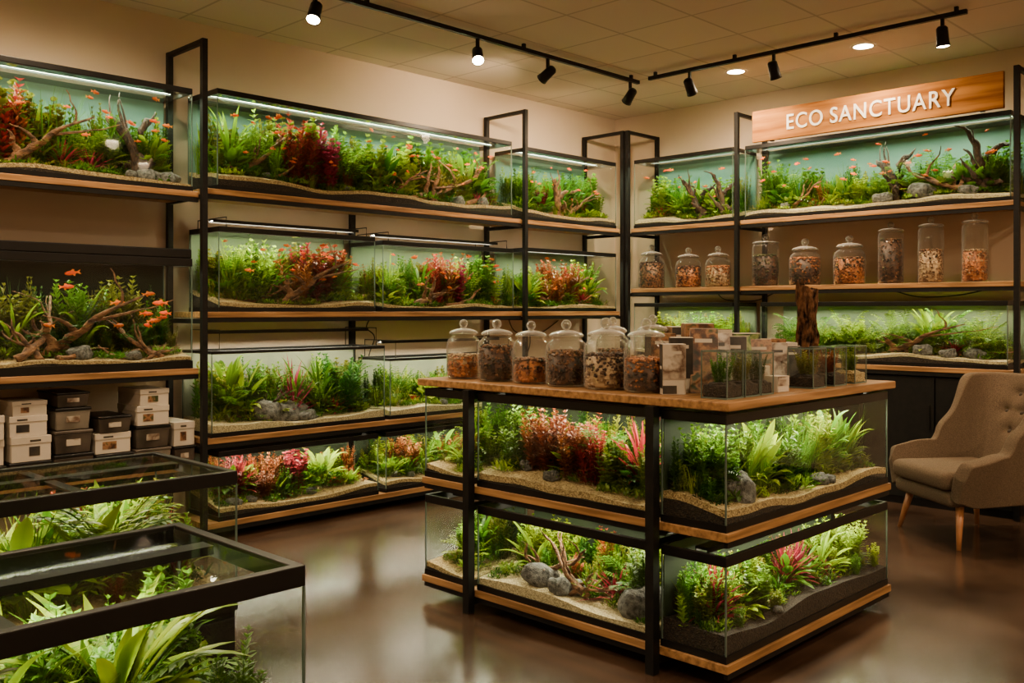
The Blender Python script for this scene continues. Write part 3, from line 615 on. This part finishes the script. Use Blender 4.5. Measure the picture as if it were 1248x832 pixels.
aquarium('lower island corner aquarium with dark soil and red star plants', 'lower corner aquarium', (IX + .008, IY + .008, .113), 0, 1.52, .31, .42, L=15, sandt=0, soil=.09, slope=.06, lamp=.0, hb=.98, fdens=6, **ISM,
    back=[('bush', 'green', 1), ('stem', 'green', 3), ('stem', 'lime', 1), ('grass', 'green', 1)], mid=[('round', 'lime', 2), ('sword', 'green', 2), ('broad', 'green', 1), ('bush', 'green', 1), ('spiky', 'pink', .6)], front=[('carpet', 'green', 2), ('round', 'lime', 1), ('broad', 'lime', 1), ('stem', 'green', 2)],
    feats=[('spiky', 'pink', .1, .4, .26, 1), ('spiky', 'red', .12, .7, .28, 1), ('round', 'green', .28, .35, .2, 1.1), ('spiky', 'pink', .56, .5, .26, 1), ('spiky', 'pink', .5, .6, .26, 1), ('sword', 'lime', .72, .4, .28, 1), ('bush', 'lime', .9, .5, .26, 1)], rocks=1)

# ---------------------------------------------------------------- near tanks on stands
def stand(x0, y0, x1, y1, h):
    E = obj('aquarium_stand', None, Matrix.Translation((x0, y0, 0)), label='matte black cabinet stand under an open aquarium', cat='stand')
    w, d = x1 - x0, y1 - y0
    obj('body', MB().box(0, .02, 0, w, d, h).mesh('body', [BLACK]), parent=E)
    for i in range(2):
        dr = obj('door', MB().box(w * i / 2 + .01, .002, .05, w * (i + 1) / 2 - .01, .019, h - .03).mesh('door', [STEEL]), parent=E, bevel=.002)
        obj('handle', MB().box(w * (i + (.85 if i == 0 else .1)) / 2, -.01, h * .5, w * (i + (.85 if i == 0 else .1)) / 2 + .012, .0015, h * .75).mesh('handle', [BLACK]), parent=dr)
stand(.1, 1.90, 1.24, 2.54, .38); stand(.45, 3.2, 1.79, 3.88, .38)
FB = [('sword', 'lime', 3), ('sword', 'green', 3), ('broad', 'green', 1), ('grass', 'green', 2), ('fern', 'lime', 1), ('stem', 'green', 4), ('stem', 'red', .6)]
NEAR = dict(rim=.05, rw=.028, slope=.05, lamp=-.022, lid=True, back=FB, mid=FB)  # light bars of these tanks are added, unseen, to light the planting
aquarium('glass-covered black-rimmed aquarium with slender lime-green sword plant', 'near covered aquarium', (.1, 1.90, .38), 0, 1.14, .64, .52, L=15, hb=.86, th=.85, soil=.05, lampv=.62, brace=[.45], dens=1.5, fdens=9, front=[('carpet', 'green', 1), ('grass', 'green', 4), ('stem', 'green', 2)],
    feats=[('sword', 'lime', .84, .30, .42, 1.3), ('sword', 'lime', .78, .44, .40, 1.3), ('sword', 'lime', .97, .55, .36, 1.0), ('stem', 'green', .96, .80, .34, 1.2), ('stem', 'green', .97, .25, .26, 1.0), ('fern', 'green', .94, .40, .28, .9), ('grass', 'green', .62, .14, .30, 1.5), ('grass', 'lime', .54, .16, .28, 1.5), ('grass', 'green', .46, .14, .30, 1.5), ('bush', 'orange', .36, .2, .24, 1.1), ('stem', 'red', .30, .3, .30, 1.3), ('sword', 'lime', .5, .5, .38, 1.1), ('stem', 'green', .62, .6, .36, 1.4), ('rock', .70, .12, .13), ('rock', .64, .10, .10)], rocks=8, **NEAR)
aquarium('glass-covered black-rimmed aquarium packed with broad green leaves', 'second covered aquarium', (.45, 3.2, .38), 0, 1.34, .68, .52, L=15, hb=1.0, soil=.05, lampv=.62, brace=[.6], dens=2.0, front=FB, feats=[('sword', 'lime', .7, .3, .38, 1.4), ('broad', 'lime', .5, .25, .38, 1.4), ('sword', 'lime', .86, .25, .36, 1.4), ('fern', 'green', .92, .35, .36, 1)], **NEAR)

# ---------------------------------------------------------------- sign
T = Matrix.Translation((RX - .02, 4.23, 2.955)) @ Matrix.Rotation(RR, 4, 'Z')
S = obj('shop_sign', None, T, label='orange-brown wooden plank sign with raised white lettering above aquarium', cat='sign')
obj('board', MB().box(0, 0, 0, 2.02, .035, .265).mesh('board', [SIGNW]), parent=S, bevel=.003)
WL = noisy('white_lettering', (.88, .85, .78), (.94, .91, .84), rough=.6)
def word(txt):
    cu = bpy.data.curves.new('t', 'FONT'); cu.body = txt; cu.extrude = .004; cu.size = .2; cu.offset = .0012; cu.space_character = 1.12
    to = bpy.data.objects.new('t', cu); COL.objects.link(to); bpy.context.view_layer.update()
    me = bpy.data.meshes.new_from_object(to.evaluated_get(bpy.context.evaluated_depsgraph_get())); bpy.data.objects.remove(to)
    me.materials.clear(); me.materials.append(WL)
    xs = [v.co.x for v in me.vertices]; x0 = min(xs)
    for v in me.vertices: v.co.x -= x0
    return me, max(xs) - x0
m1, w1 = word('ECO'); m2, w2 = word('SANCTUARY')
gap = .085; sc = 1.36 / (w1 + w2 + gap)
for me, off in ((m1, 0), (m2, w1 + gap)):
    obj('lettering', me, Matrix.Translation((.33 + off * sc, -.0045, .070)) @ Matrix.Rotation(pi / 2, 4, 'X') @ Matrix.Diagonal((sc, sc * 1.16, 1, 1)), parent=S)
for x in (.15, 1.85): obj('bracket', MB().box(x, .036, -.004, x + .03, .06, .2).mesh('bracket', [STEEL]), parent=S)

# ---------------------------------------------------------------- jars
def cmat(n, a, b): return noisy('jar_fill_' + n, a, b, scale=60, rough=.5, vor=True, spec=.4)
FILL = dict(nut=cmat('nut', (.14, .035, .006), (.56, .20, .05)), bean=cmat('bean', (.006, .003, .002), (.085, .036, .016)), mix=cmat('mix', (.010, .014, .004), (.28, .12, .045)), tan=cmat('tan', (.14, .07, .03), (.56, .40, .22)), moss=cmat('moss', (.006, .012, .003), (.08, .085, .018)))
FN = dict(nut='orange nuts', bean='dark beans', mix='dark bark', tan='tan gravel', moss='dark moss')
JC = {}
def jar(x, y, z, R, H, fill, level, top='', where='counter', grp='jars on the counter', tall=False):
    key = (round(R, 3), round(H, 3), tall)
    if key not in JC:
        if tall: p = [(0, .004), (R * .93, .002), (R, .012), (R, H * .80), (R * .96, H * .83), (R * .88, H * .845), (R * .88, H * .86), (R * .95, H * .865)]; l = [(R * .5, H * .868), (R * .98, H * .868), (R * 1.0, H * .875), (R * .98, H * .89), (R * .8, H * .905), (R * .3, H * .915), (R * .14, H * .925)]; kr = R * .27
        else: p = [(0, .004), (R * .9, .002), (R, .015), (R * 1.01, H * .48), (R * .99, H * .60), (R * .90, H * .68), (R * .74, H * .725), (R * .68, H * .745), (R * .70, H * .765), (R * .80, H * .77), (R * .80, H * .782)]; l = [(R * .4, H * .785), (R * .82, H * .785), (R * .84, H * .795), (R * .82, H * .81), (R * .70, H * .84), (R * .42, H * .865), (R * .16, H * .88), (R * .13, H * .89)]; kr = R * .25
        kz = l[-1][1] + kr * .9
        JC[key] = (MB().lathe(p, 32).mesh('jar_body', [JARG], True), MB().lathe(l, 32).mesh('lid', [LIDG], True),
                   MB().lathe([(kr * sin(pi * i / 10), kz - kr * cos(pi * i / 10)) for i in range(11)], 16).mesh('knob', [LIDG], True))
    ck = (key, fill, level, top)
    if ck not in JC:
        R2 = random.Random(len(JC)); mb = MB(); hh = H * level; rr = R * .93
        mb.lathe([(0, .008), (rr * .9, .008), (rr * .97, .02), (rr * .97, hh - .008), (0, hh - .002)], 20)
        for i in range(460):
            a = R2.random() * 6.28
            if i % 3 == 0: q = rr * .9 * R2.random() ** .5; pz = hh + R2.uniform(-.004, .006)
            else: q = rr * .965; pz = R2.uniform(.02, hh)
            s = R * R2.uniform(.06, .12)
            mi = 1 if (top and (pz > hh * .62 or R2.random() < .25)) else 0
            mb.blob((q * cos(a), q * sin(a), pz), (s, s * .8, s * .7), i, .5, 1, mi)
        JC[ck] = mb.mesh('jar_contents', [FILL[fill], FILL[top or fill]], True)
    E = obj('glass_jar', None, Matrix.Translation((x, y, z)), label='%s glass jar with knobbed lid holding %s on %s' % ('tall' if tall else 'rounded', FN[fill], where), cat='jar', group=grp)
    obj('jar_body', JC[key][0], parent=E); l = obj('lid', JC[key][1], parent=E); obj('knob', JC[key][2], parent=l); obj('contents', JC[ck], parent=E, kind='stuff')
CT = 1.1425
for x, y, R, H, f, lv, tp in ((3.36, 3.66, .090, .30, 'nut', .40, 'tan'), (3.36, 3.41, .096, .30, 'bean', .58, 'mix'), (3.36, 3.17, .092, .295, 'nut', .40, 'mix'), (3.36, 2.94, .098, .30, 'bean', .54, 'mix'),
                              (3.36, 2.70, .102, .31, 'tan', .50, 'bean'), (3.36, 2.475, .098, .31, 'bean', .46, 'nut'), (3.70, 2.93, .085, .32, 'mix', .5, ''), (3.72, 2.70, .09, .33, 'tan', .4, '')):
    jar(x, y, CT, R, H, f, lv, tp)
SJ = 'wall shelf'
for y, R, H, f, lv, tp, tall in ((5.42, .125, .41, 'mix', .60, 'bean', False), (5.00, .12, .36, 'nut', .55, 'bean', False), (4.68, .115, .36, 'tan', .52, 'nut', False),
                            (4.20, .115, .43, 'bean', .62, 'moss', True), (3.83, .13, .38, 'bean', .60, 'nut', False), (3.44, .125, .39, 'nut', .55, 'mix', False),
                            (3.10, .095, .48, 'bean', .72, 'mix', True), (2.79, .092, .50, 'tan', .50, 'mix', True), (2.47, .09, .51, 'nut', .46, 'tan', True)):
    jar(7.42, y - .02, 1.7105, R, H, f, lv, tp, SJ, 'jars on the wall shelf', tall)

# ---------------------------------------------------------------- cartons, boxes
CARD = noisy('white_carton', (.46, .41, .33), (.58, .52, .43), scale=4, rough=.7, spec=.2)
KRAFT = noisy('brown_carton', (.16, .08, .035), (.24, .13, .06), scale=4, rough=.7, spec=.2)
def printmat(name, cols, scale):
    m, t, out = nt(name); tc = N(t, 'ShaderNodeTexCoord'); n = N(t, 'ShaderNodeTexNoise'); n.inputs['Scale'].default_value = scale; n.inputs['Detail'].default_value = 5
    oi = N(t, 'ShaderNodeObjectInfo'); va = N(t, 'ShaderNodeVectorMath', operation='ADD'); t.links.new(tc.outputs['Object'], va.inputs[0]); t.links.new(oi.outputs['Location'], va.inputs[1])
    t.links.new(va.outputs[0], n.inputs['Vector']); p = N(t, 'ShaderNodeBsdfPrincipled'); p.inputs['Roughness'].default_value = .4
    k = len(cols); t.links.new(ramp(t, [(.34 + .32 * i / (k - 1), c) for i, c in enumerate(cols)], n.outputs['Fac']), p.inputs['Base Color']); t.links.new(p.outputs[0], out.inputs[0]); return m
PRN = printmat('printed_panel', [(.010, .012, .006), (.08, .03, .012), (.30, .15, .06), (.03, .045, .012)], 20)
PRG = printmat('green_print', [(.006, .02, .004), (.06, .13, .02), (.25, .30, .10), (.015, .03, .008)], 22)
PRC = printmat('cream_print', [(.44, .38, .30), (.50, .44, .35), (.10, .05, .025), (.40, .34, .26)], 9)
PRK = noisy('dark_print', (.006, .006, .006), (.05, .038, .025), scale=12, rough=.5)
def carton(x, y, z, w, d, h, rz, label, grp, panel=PRN, rx=0, body=None, store=False, p2=None):
    E = obj('carton', None, TR(x, y, z, rz) @ Matrix.Rotation(rx, 4, 'X'), label=label, cat='box', group=grp)
    obj('body', MB().box(-w / 2, -d / 2, 0, w / 2, d / 2, h).mesh('body', [body or CARD]), parent=E, bevel=.002)
    if store:
        obj('lid', MB().box(-w / 2 - .003, -d / 2 - .003, h * .72, w / 2 + .003, d / 2 + .003, h + .002).mesh('lid', [body or CARD]), parent=E, bevel=.002)
        a = rnd.uniform(-.35, .05)
        obj('printed_label', MB().box(w * a, -d / 2 - .0015, h * .22, w * (a + rnd.uniform(.2, .4)), -d / 2 - .0002, h * .6).mesh('printed_label', [panel]), parent=E)
        obj('title_strip', MB().box(w * (a + .02), -d / 2 - .0040, h * .80, w * (a + .3), -d / 2 - .0031, h * .88).mesh('title_strip', [PRK]), parent=E)
    else:
        a = h * rnd.uniform(.22, .4)
        obj('printed_panel', MB().box(-w * .495, -d / 2 - .0015, a, w * .495, -d / 2 - .0002, h * .99).mesh('printed_panel', [panel]), parent=E)
        obj('printed_panel', MB().box(-w * .495, -d / 2 - .0016, h * .02, w * .1, -d / 2 - .0002, a * .6).mesh('printed_panel', [p2 or PRK]), parent=E)
        obj('printed_panel', MB().box(-w / 2 - .0015, -d * .49, h * .12, -w / 2 - .0002, d * .49, h * .99).mesh('printed_panel', [p2 or PRK]), parent=E)
        obj('title_strip', MB().box(-w * .35, -d / 2 - .0022, h * .80, w * .3, -d / 2 - .0016, h * .86).mesh('title_strip', [CARD]), parent=E)
        obj('title_strip', MB().box(-w / 2 - .0022, -d * .3, h * .5, -w / 2 - .0016, d * .3, h * .56).mesh('title_strip', [CARD]), parent=E)
g = 'product cartons on the counter'
for i, a in enumerate(((3.34, 2.32, .10, .06, .215, -.75), (3.46, 2.36, .10, .07, .24, -.9), (3.62, 2.38, .13, .10, .30, -.8), (3.80, 2.40, .12, .10, .27, -.6), (3.95, 2.34, .13, .09, .25, -.7), (4.12, 2.30, .12, .10, .22, -.5), (4.26, 2.30, .10, .09, .20, -.6), (3.82, 2.60, .14, .10, .28, -.6), (3.64, 2.60, .12, .09, .25, -.6))):
    carton(a[0], a[1], CT, a[2], a[3], a[4], a[5], 'printed product carton with plant picture standing on counter', g, (PRC, PRK, PRN, PRC, PRG, PRN, PRC, PRK, PRN)[i], body=(None, None, None, KRAFT, None, KRAFT, None, None, KRAFT)[i], p2=(PRK, PRK, PRN, PRK, PRK, PRG, PRK, PRN, PRK)[i])
for a in ((3.77, 2.07, .085, .07, .07), (3.76, 2.16, .09, .07, .11)):
    carton(a[0], a[1], CT, a[2], a[3], a[4], -.1, 'small white product carton beside the glass cubes', g, PRC, p2=CARD)
for i, (x, y, rz, lean, h) in enumerate(((3.47, 2.245, -.95, .5, .29), (3.56, 2.225, -.8, .55, .27), (3.65, 2.215, -1.0, .5, .25), (3.80, 2.255, -.7, .5, .25), (3.91, 2.225, -.85, .45, .23), (4.02, 2.20, -.8, .45, .21), (4.15, 2.19, -.6, .4, .19))):
    E = obj('booklet', None, TR(x, y, CT, rz) @ Matrix.Rotation(-lean * .6, 4, 'X'), label='thin printed booklet leaning against cartons on counter', cat='booklet', group='booklets on the counter')
    obj('cover', MB().box(-.06, 0, 0, .06, .004, h).mesh('cover', [(PRN, PRC, PRK, PRG)[i % 4]]), parent=E); obj('pages', MB().box(-.061, .0042, .0, .061, .010, h + .003).mesh('pages', [CARD]), parent=E)
    obj('title_strip', MB().box(-.04, -.001, h * .78, .035, -.0002, h * .84).mesh('title_strip', [CARD if i % 4 != 1 else PRK]), parent=E)
def terr(x, y, w, h, lab, fill, top):
    E = obj('glass_terrarium', None, TR(x, y, CT, 0), label=lab, cat='terrarium', group='small glass terrariums on the counter')
    mb = MB(); a = w / 2; mb.add([(-a, -a, .004), (a, -a, .004), (a, a, .004), (-a, a, .004), (-a, -a, h), (a, -a, h), (a, a, h), (-a, a, h)], [(0, 1, 5, 4), (1, 2, 6, 5), (2, 3, 7, 6), (3, 0, 4, 7), (4, 5, 6, 7)])
    obj('glass_walls', mb.mesh('glass_walls', [GLASS]), parent=E)
    mb = MB(); ring(mb, -a - .002, -a - .002, h - .006, a + .002, a + .002, h, .006); obj('top_frame', mb.mesh('top_frame', [SEAM]), parent=E)
    mb = MB(); ring(mb, -a - .002, -a - .002, 0, a + .002, a + .002, .006, .006); obj('bottom_frame', mb.mesh('bottom_frame', [SEAM]), parent=E)
    for sx in (-1, 1):
        for sy in (-1, 1): obj('corner_edge', MB().box(sx * a - .002, sy * a - .002, .006, sx * a + .002, sy * a + .002, h - .006).mesh('corner_edge', [SEAM]), parent=E)
    obj('soil', MB().box(-a + .004, -a + .004, .0065, a - .004, a - .004, h * .28).mesh('soil', [fill]), parent=E, bevel=.004)
    obj('gravel', MB().blob((0, 0, h * .27), (a * .9, a * .9, h * .10), 3, .4, 2).mesh('gravel', [fill]), parent=E)
    TT = TR(x - a, y - a, CT)
    plant(TT, w, w, a, a, h * .28, 'bush', top, h * .68, 'small glass terrarium', 1.7, .006)
for x, y, w, h, fl, tp in ((3.335, 2.075, .12, .195, SOIL, 'green'), (3.475, 2.075, .115, .19, SOIL, 'olive'), (3.60, 2.07, .10, .18, SOIL, 'dark'), (4.06, 2.075, .125, .185, SOIL, 'olive'), (4.27, 2.075, .125, .185, SOIL, 'orange'), (4.49, 2.075, .125, .185, SAND, 'lime')):
    terr(x, y, w, h, 'clear glass cube terrarium with moss on counter', fl, tp)
mb = MB(); vs = []; nr, nn = 34, 44
for i in range(nr):
    q = i / (nr - 1); cx, cy = .010 * sin(q * 6), .008 * cos(q * 4)
    for j in range(nn):
        a = 2 * pi * j / nn
        r = .050 - .004 * q + .018 * noise.noise(Vector((cos(a) * 3, sin(a) * 3, q * 3.5))) + .012 * noise.noise(Vector((cos(a) * 9, sin(a) * 9, q * 7)))
        z = .46 * q + (.06 * noise.noise(Vector((cos(a) * 3, sin(a) * 3, 7))) + .04 * max(0, cos(a - 2.2)) if q > .9 else 0)
        vs.append((cx + r * cos(a), cy + r * sin(a), z))
mb.add(vs, [(i * nn + j, i * nn + (j + 1) % nn, (i + 1) * nn + (j + 1) % nn, (i + 1) * nn + j) for i in range(nr - 1) for j in range(nn)] + [tuple(range(nn - 1, -1, -1)), tuple(range((nr - 1) * nn, nr * nn))])
obj('wood_log', mb.mesh('wood_log', [noisy('bark', (.008, .005, .003), (.17, .08, .036), scale=22, rough=.95, stretch=(2, 2, 1), bump=1, dist=.02, detail=10, spec=.1)]), TR(4.44, 2.27, CT), label='upright dark brown bark-covered log standing on the counter', cat='log')

BIN = noisy('dark_bin', (.030, .024, .018), (.10, .08, .062), scale=6, rough=.3)
CBIN = noisy('cloudy_bin', (.16, .14, .11), (.26, .23, .18), scale=9, rough=.3)
def bin_(x, y, z, w, d, h):
    E = obj('storage_bin', None, TR(x, y, z, rnd.uniform(-.02, .02)), label='translucent plastic storage bin with lid on shelf', cat='storage bin', group='plastic bins on the lower shelf')
    mb = MB(); a, b = w / 2, d / 2; k = .92
    mb.add([(-a * k, -b * k, 0), (a * k, -b * k, 0), (a * k, b * k, 0), (-a * k, b * k, 0), (-a, -b, h * .86), (a, -b, h * .86), (a, b, h * .86), (-a, b, h * .86)], [(0, 3, 2, 1), (4, 5, 6, 7), (0, 1, 5, 4), (1, 2, 6, 5), (2, 3, 7, 6), (3, 0, 4, 7)])
    obj('body', mb.mesh('body', [BIN if rnd.random() < .6 else CBIN]), parent=E, bevel=.006)
    obj('lid', MB().box(-a - .004, -b - .004, h * .865, a + .004, b + .004, h).mesh('lid', [BLACK if rnd.random() < .5 else BIN]), parent=E, bevel=.005)
    obj('label_sticker', MB().box(-w * .2, -b * .985 - .0025, h * .35, w * .18, -b * .96, h * .62).mesh('label_sticker', [PRC]), parent=E)
zb = .5205; yb = LY + .20
g2 = 'white cartons on the lower shelf'; cl = 'white cardboard carton with dark printed label stacked on shelf'
def store(x, z, w, h, k): (bin_(x, yb, z, w, .34, h) if k else carton(x + rnd.uniform(-.006, .006), yb + rnd.uniform(-.02, .01), z, w, .32, h, rnd.uniform(-.05, .05), cl, g2, PRN if rnd.random() < .5 else PRK, store=True))
for x, col in ((1.40, (0, 0, 0)), (1.645, (1, 0, 0)), (1.885, (1, 0, 0, 0)), (2.125, (1, 1, 1, 1)), (2.365, (1, 0, 1)), (2.605, (1, 1, 0, 0)), (2.81, (1, 0))):
    z = zb
    for k, w, h in zip(col, (.222, .21, .195, .18), (.125, .135, .12, .09)):
        if x > 2.8: w = .135
        h *= rnd.uniform(.85, 1.12); store(x, z, w, h, k); z += h + .003

# ---------------------------------------------------------------- armchair
FAB = noisy('taupe_fabric', (.085, .060, .038), (.145, .102, .065), scale=170, rough=.95, bump=.25, spec=.1)
th_ = math.atan2(-.8, -.6)
A = obj('armchair', None, TR(6.57, 2.21, 0, th_, (1.07, 1.05, 1.0)), label='taupe fabric mid-century armchair with button-tufted back and wooden legs', cat='armchair')
def sm(a, b, x):
    x = min(1, max(0, (x - a) / (b - a))); return x * x * (3 - 2 * x)
BT = [(z, x) for z, xs_ in ((.92, (-.13, 0, .13)), (.80, (-.20, -.07, .07, .20)), (.67, (-.13, 0, .13))) for x in xs_]
NS = 80; NK = 28; mb = MB(); vs = []
for i in range(NS + 1):
    s = -1 + 2 * i / NS; a = abs(s); sg = 1 if s >= 0 else -1
    if a < .5:
        an = a / .5 * pi / 2; px = .33 * sin(an) ** .85 * sg; py = .04 + .26 * max(0, cos(an)) ** .45; nx, ny = sin(an) * sg, cos(an)
    else:
        q = (a - .5) / .5; px = .33 * sg; py = .04 - .36 * q; nx, ny = sg, 0
    hb = 1.06; ha = .60 - .05 * sm(.6, 1, a)
    ht = ha + (hb - ha) * (1 - sm(.34, .58, a)); ht -= .10 * sm(.94, 1, a)
    lean = .30 * (1 - sm(.15, .45, a)) + .06 * sm(.15, .45, a) * (1 - sm(.55, .8, a)) + .20 * sm(.55, .8, a)
    z0 = .27 + .04 * sm(.8, 1, a)
    for k in range(NK + 1):
        z = z0 + (ht - z0) * k / NK; o = lean * (z - .27) - .03 * (1 - k / NK)
        x_ = px + nx * o; y_ = py + ny * o
        for bz, bx_ in BT:
            if y_ > .1: y_ += .045 * math.exp(-((x_ - bx_) ** 2 + (z - bz) ** 2) / .0014)
        vs.append((x_, y_, z))
fs = [(i * (NK + 1) + k, (i + 1) * (NK + 1) + k, (i + 1) * (NK + 1) + k + 1, i * (NK + 1) + k + 1) for i in range(NS) for k in range(NK)]
mb.add(vs, fs)
o = obj('backrest', mb.mesh('backrest', [FAB], True), parent=A)
so = o.modifiers.new('s', 'SOLIDIFY'); so.thickness = .085; so.offset = 0
ss = o.modifiers.new('ss', 'SUBSURF'); ss.levels = 1; ss.render_levels = 1
def rbox(name, b, mat, par, bev):
    o = obj(name, MB().box(*b).mesh(name, [mat], True), parent=par)
    m = o.modifiers.new('b', 'BEVEL'); m.width = bev; m.segments = 5; return o
rbox('seat_base', (-.30, -.33, .26, .30, .27, .36), FAB, A, .04)
rbox('seat_cushion', (-.285, -.365, .362, .285, .24, .485), FAB, A, .05)
mb0 = MB().lathe([(.018 * sin(pi * i / 8), -.018 * cos(pi * i / 8)) for i in range(9)], 10).mesh('button', [noisy('button_fabric', (.03, .020, .012), (.05, .035, .022), rough=.9)], True)
for bz, bx_ in BT:
    best = min((v for v in vs if v[1] > .1), key=lambda v: (v[0] - bx_) ** 2 + (v[2] - bz) ** 2)
    obj('button', mb0, TR(bx_, best[1] - .050, bz), parent=A)
for x in (-1, 1):
    for y in (-1, 1):
        obj('leg', MB().tube([(x * .25, y * .23, .28), (x * .31, y * .28, 0.0)], [.026, .013], 12).mesh('leg', [LEGW], True), parent=A)

# ---------------------------------------------------------------- track lights
def track(a, b):
    a, b = Vector(a), Vector(b)
    E = obj('lighting_track', None, Matrix.Translation(a), label='slim black ceiling lighting track', cat='track light rail')
    d = b - a
    obj('rail', MB().box(min(0, d.x) - .015, min(0, d.y) - .015, 0, max(0, d.x) + .015, max(0, d.y) + .015, .03).mesh('rail', [STEEL]), parent=E)
    for q in (.02, .35, .68, .98): obj('mount', MB().box(d.x * q - .012, d.y * q - .012, .03, d.x * q + .012, d.y * q + .012, ZC - a.z).mesh('mount', [STEEL]), parent=E)
ZT = 3.44
track((2.1, 4.88, ZT), (6.5, 4.88, ZT)); track((6.47, 2.2, ZT), (6.47, 4.72, ZT))
LENS = emis('spot_lens', (1, .74, .42), 110)
WARM = (1, .71, .44)
def spot(x, y, tx, ty, tz, P=120, size=110):
    p = Vector((x, y, ZT - .115)); d = (Vector((tx, ty, tz)) - p).normalized()
    E = obj('track_spotlight', None, Matrix.Translation((x, y, ZT)), label='black cylindrical spotlight hanging from the ceiling track', cat='spotlight', group='spotlights on the ceiling tracks')
    obj('bracket', MB().box(-.010, -.010, -.08, .010, .010, 0).mesh('bracket', [STEEL]), parent=E)
    q = d.to_track_quat('-Z', 'Y').to_matrix().to_4x4(); M = Matrix.Translation((0, 0, -.115)) @ q @ Matrix.Diagonal((.88, .88, .85, 1))
    h = obj('lamp_head', MB().lathe([(0, .075), (.03, .075), (.042, .06), (.046, -.05), (.052, -.085), (.048, -.085), (.045, -.075), (0, -.074)], 20).mesh('lamp_head', [STEEL], True), M, parent=E)
    obj('lens', MB().lathe([(0, -.082), (.045, -.080)], 20).mesh('lens', [LENS]), parent=h)
    l = bpy.data.lights.new('lamp_bulb', 'SPOT'); l.energy = P; l.color = WARM; l.spot_size = radians(size); l.spot_blend = .9; l.shadow_soft_size = .035
    obj('lamp_bulb', l, Matrix.Translation((0, 0, -.095)), parent=h)
K = .54
spot(3.25, 4.88, 2.3, 4.2, 1.2, 280 * K, 130); spot(4.615, 4.88, 3.6, 3.6, 1.4, 400 * K, 110); spot(5.36, 4.88, 5.3, 5.8, 2.8, 260 * K, 130); spot(6.40, 4.88, 6.6, 5.6, 2.7, 260 * K, 130)
spot(6.47, 4.33, 7.1, 4.4, 2.6, 230 * K, 130); spot(6.47, 3.576, 7.2, 3.5, 1.8, 230 * K, 90); spot(6.47, 2.34, 6.7, 2.2, 0.0, 280 * K, 110)
def recessed(x, y, P, r=.07):
    E = obj('recessed_light', None, Matrix.Translation((x, y, ZC)), label='round glowing recessed ceiling downlight with pale trim', cat='ceiling light', group='recessed ceiling downlights')
    obj('trim_ring', MB().lathe([(r, -.004), (r + .02, -.008), (r + .025, -.001)], 28).mesh('trim_ring', [noisy('pale_trim', (.6, .55, .48), (.65, .6, .52), rough=.5)], True), parent=E)
    obj('lens', MB().lathe([(0, -.003), (r, -.003)], 28).mesh('lens', [LENS]), parent=E)
    l = bpy.data.lights.new('lamp_bulb', 'SPOT'); l.energy = P; l.color = WARM; l.spot_size = radians(168); l.spot_blend = .6; l.shadow_soft_size = .07
    obj('lamp_bulb', l, Matrix.Translation((0, 0, -.03)), parent=E)
for x, y, P in ((6.93, 4.18, 180), (6.94, 3.09, 180), (4.6, .2, 400), (2.0, .0, 300), (.2, 2.6, 340), (.6, 5.0, 400), (2.0, 5.0, 230), (2.0, -1.6, 300), (5.6, -1.2, 400)):  # first pair is real; remaining downlights are unseen, added to fill the room
    recessed(x, y, P * K)

CB = noisy('cable_black', (.01, .01, .01), (.015, .015, .015), rough=.6)
def cable(pts):
    mb = MB(); P = [Vector(p) for p in pts]; path = []
    for i in range(len(P) - 1):
        p0 = P[max(i - 1, 0)]; p1 = P[i]; p2 = P[i + 1]; p3 = P[min(i + 2, len(P) - 1)]
        for k in range(6):
            t = k / 6; path.append(.5 * ((2 * p1) + (p2 - p0) * t + (2 * p0 - 5 * p1 + 4 * p2 - p3) * t * t + (3 * p1 - p0 - 3 * p2 + p3) * t ** 3))
    path.append(P[-1]); mb.tube(path, [.005] * len(path), 6)
    obj('power_cable', mb.mesh('power_cable', [CB], True), label='thin black power cable hanging down the wall behind shelves', cat='cable', group='cables on the wall')
yw = Y1 - .0055
cable([(4.62, yw, 1.44), (4.58, yw, 1.36), (4.66, yw, 1.28), (4.60, yw, 1.1), (4.63, yw, .72)])
cable([(6.2, yw, 1.44), (6.3, yw, 1.3), (6.6, yw, 1.27), (6.9, yw, 1.4)])
cable([(6.45, yw, 1.44), (6.5, yw, 1.2), (6.42, yw, 1.0), (6.45, yw, .8)])
xw = X1 - .0055
cable([(xw, 4.9, 1.66), (xw, 4.8, 1.60), (xw, 4.5, 1.59), (xw, 4.3, 1.66)])
cable([(xw, 3.2, 1.66), (xw, 3.0, 1.61), (xw, 2.7, 1.62), (xw, 2.5, 1.66)])

w = bpy.data.worlds.new('world'); SC.world = w; w.use_nodes = True
w.node_tree.nodes['Background'].inputs[0].default_value = (.05, .035, .02, 1)

# ---------------------------------------------------------------- camera
cam = bpy.data.cameras.new('camera'); co = bpy.data.objects.new('camera', cam); COL.objects.link(co)
co.location = (0, 0, 1.5); co.rotation_euler = (pi / 2, 0, radians(-45.5))
cam.sensor_width = 36; cam.lens = 1145 / 1248 * 36; cam.shift_y = -.0304; cam.clip_start = .02
SC.camera = co
print('plants', NPL)
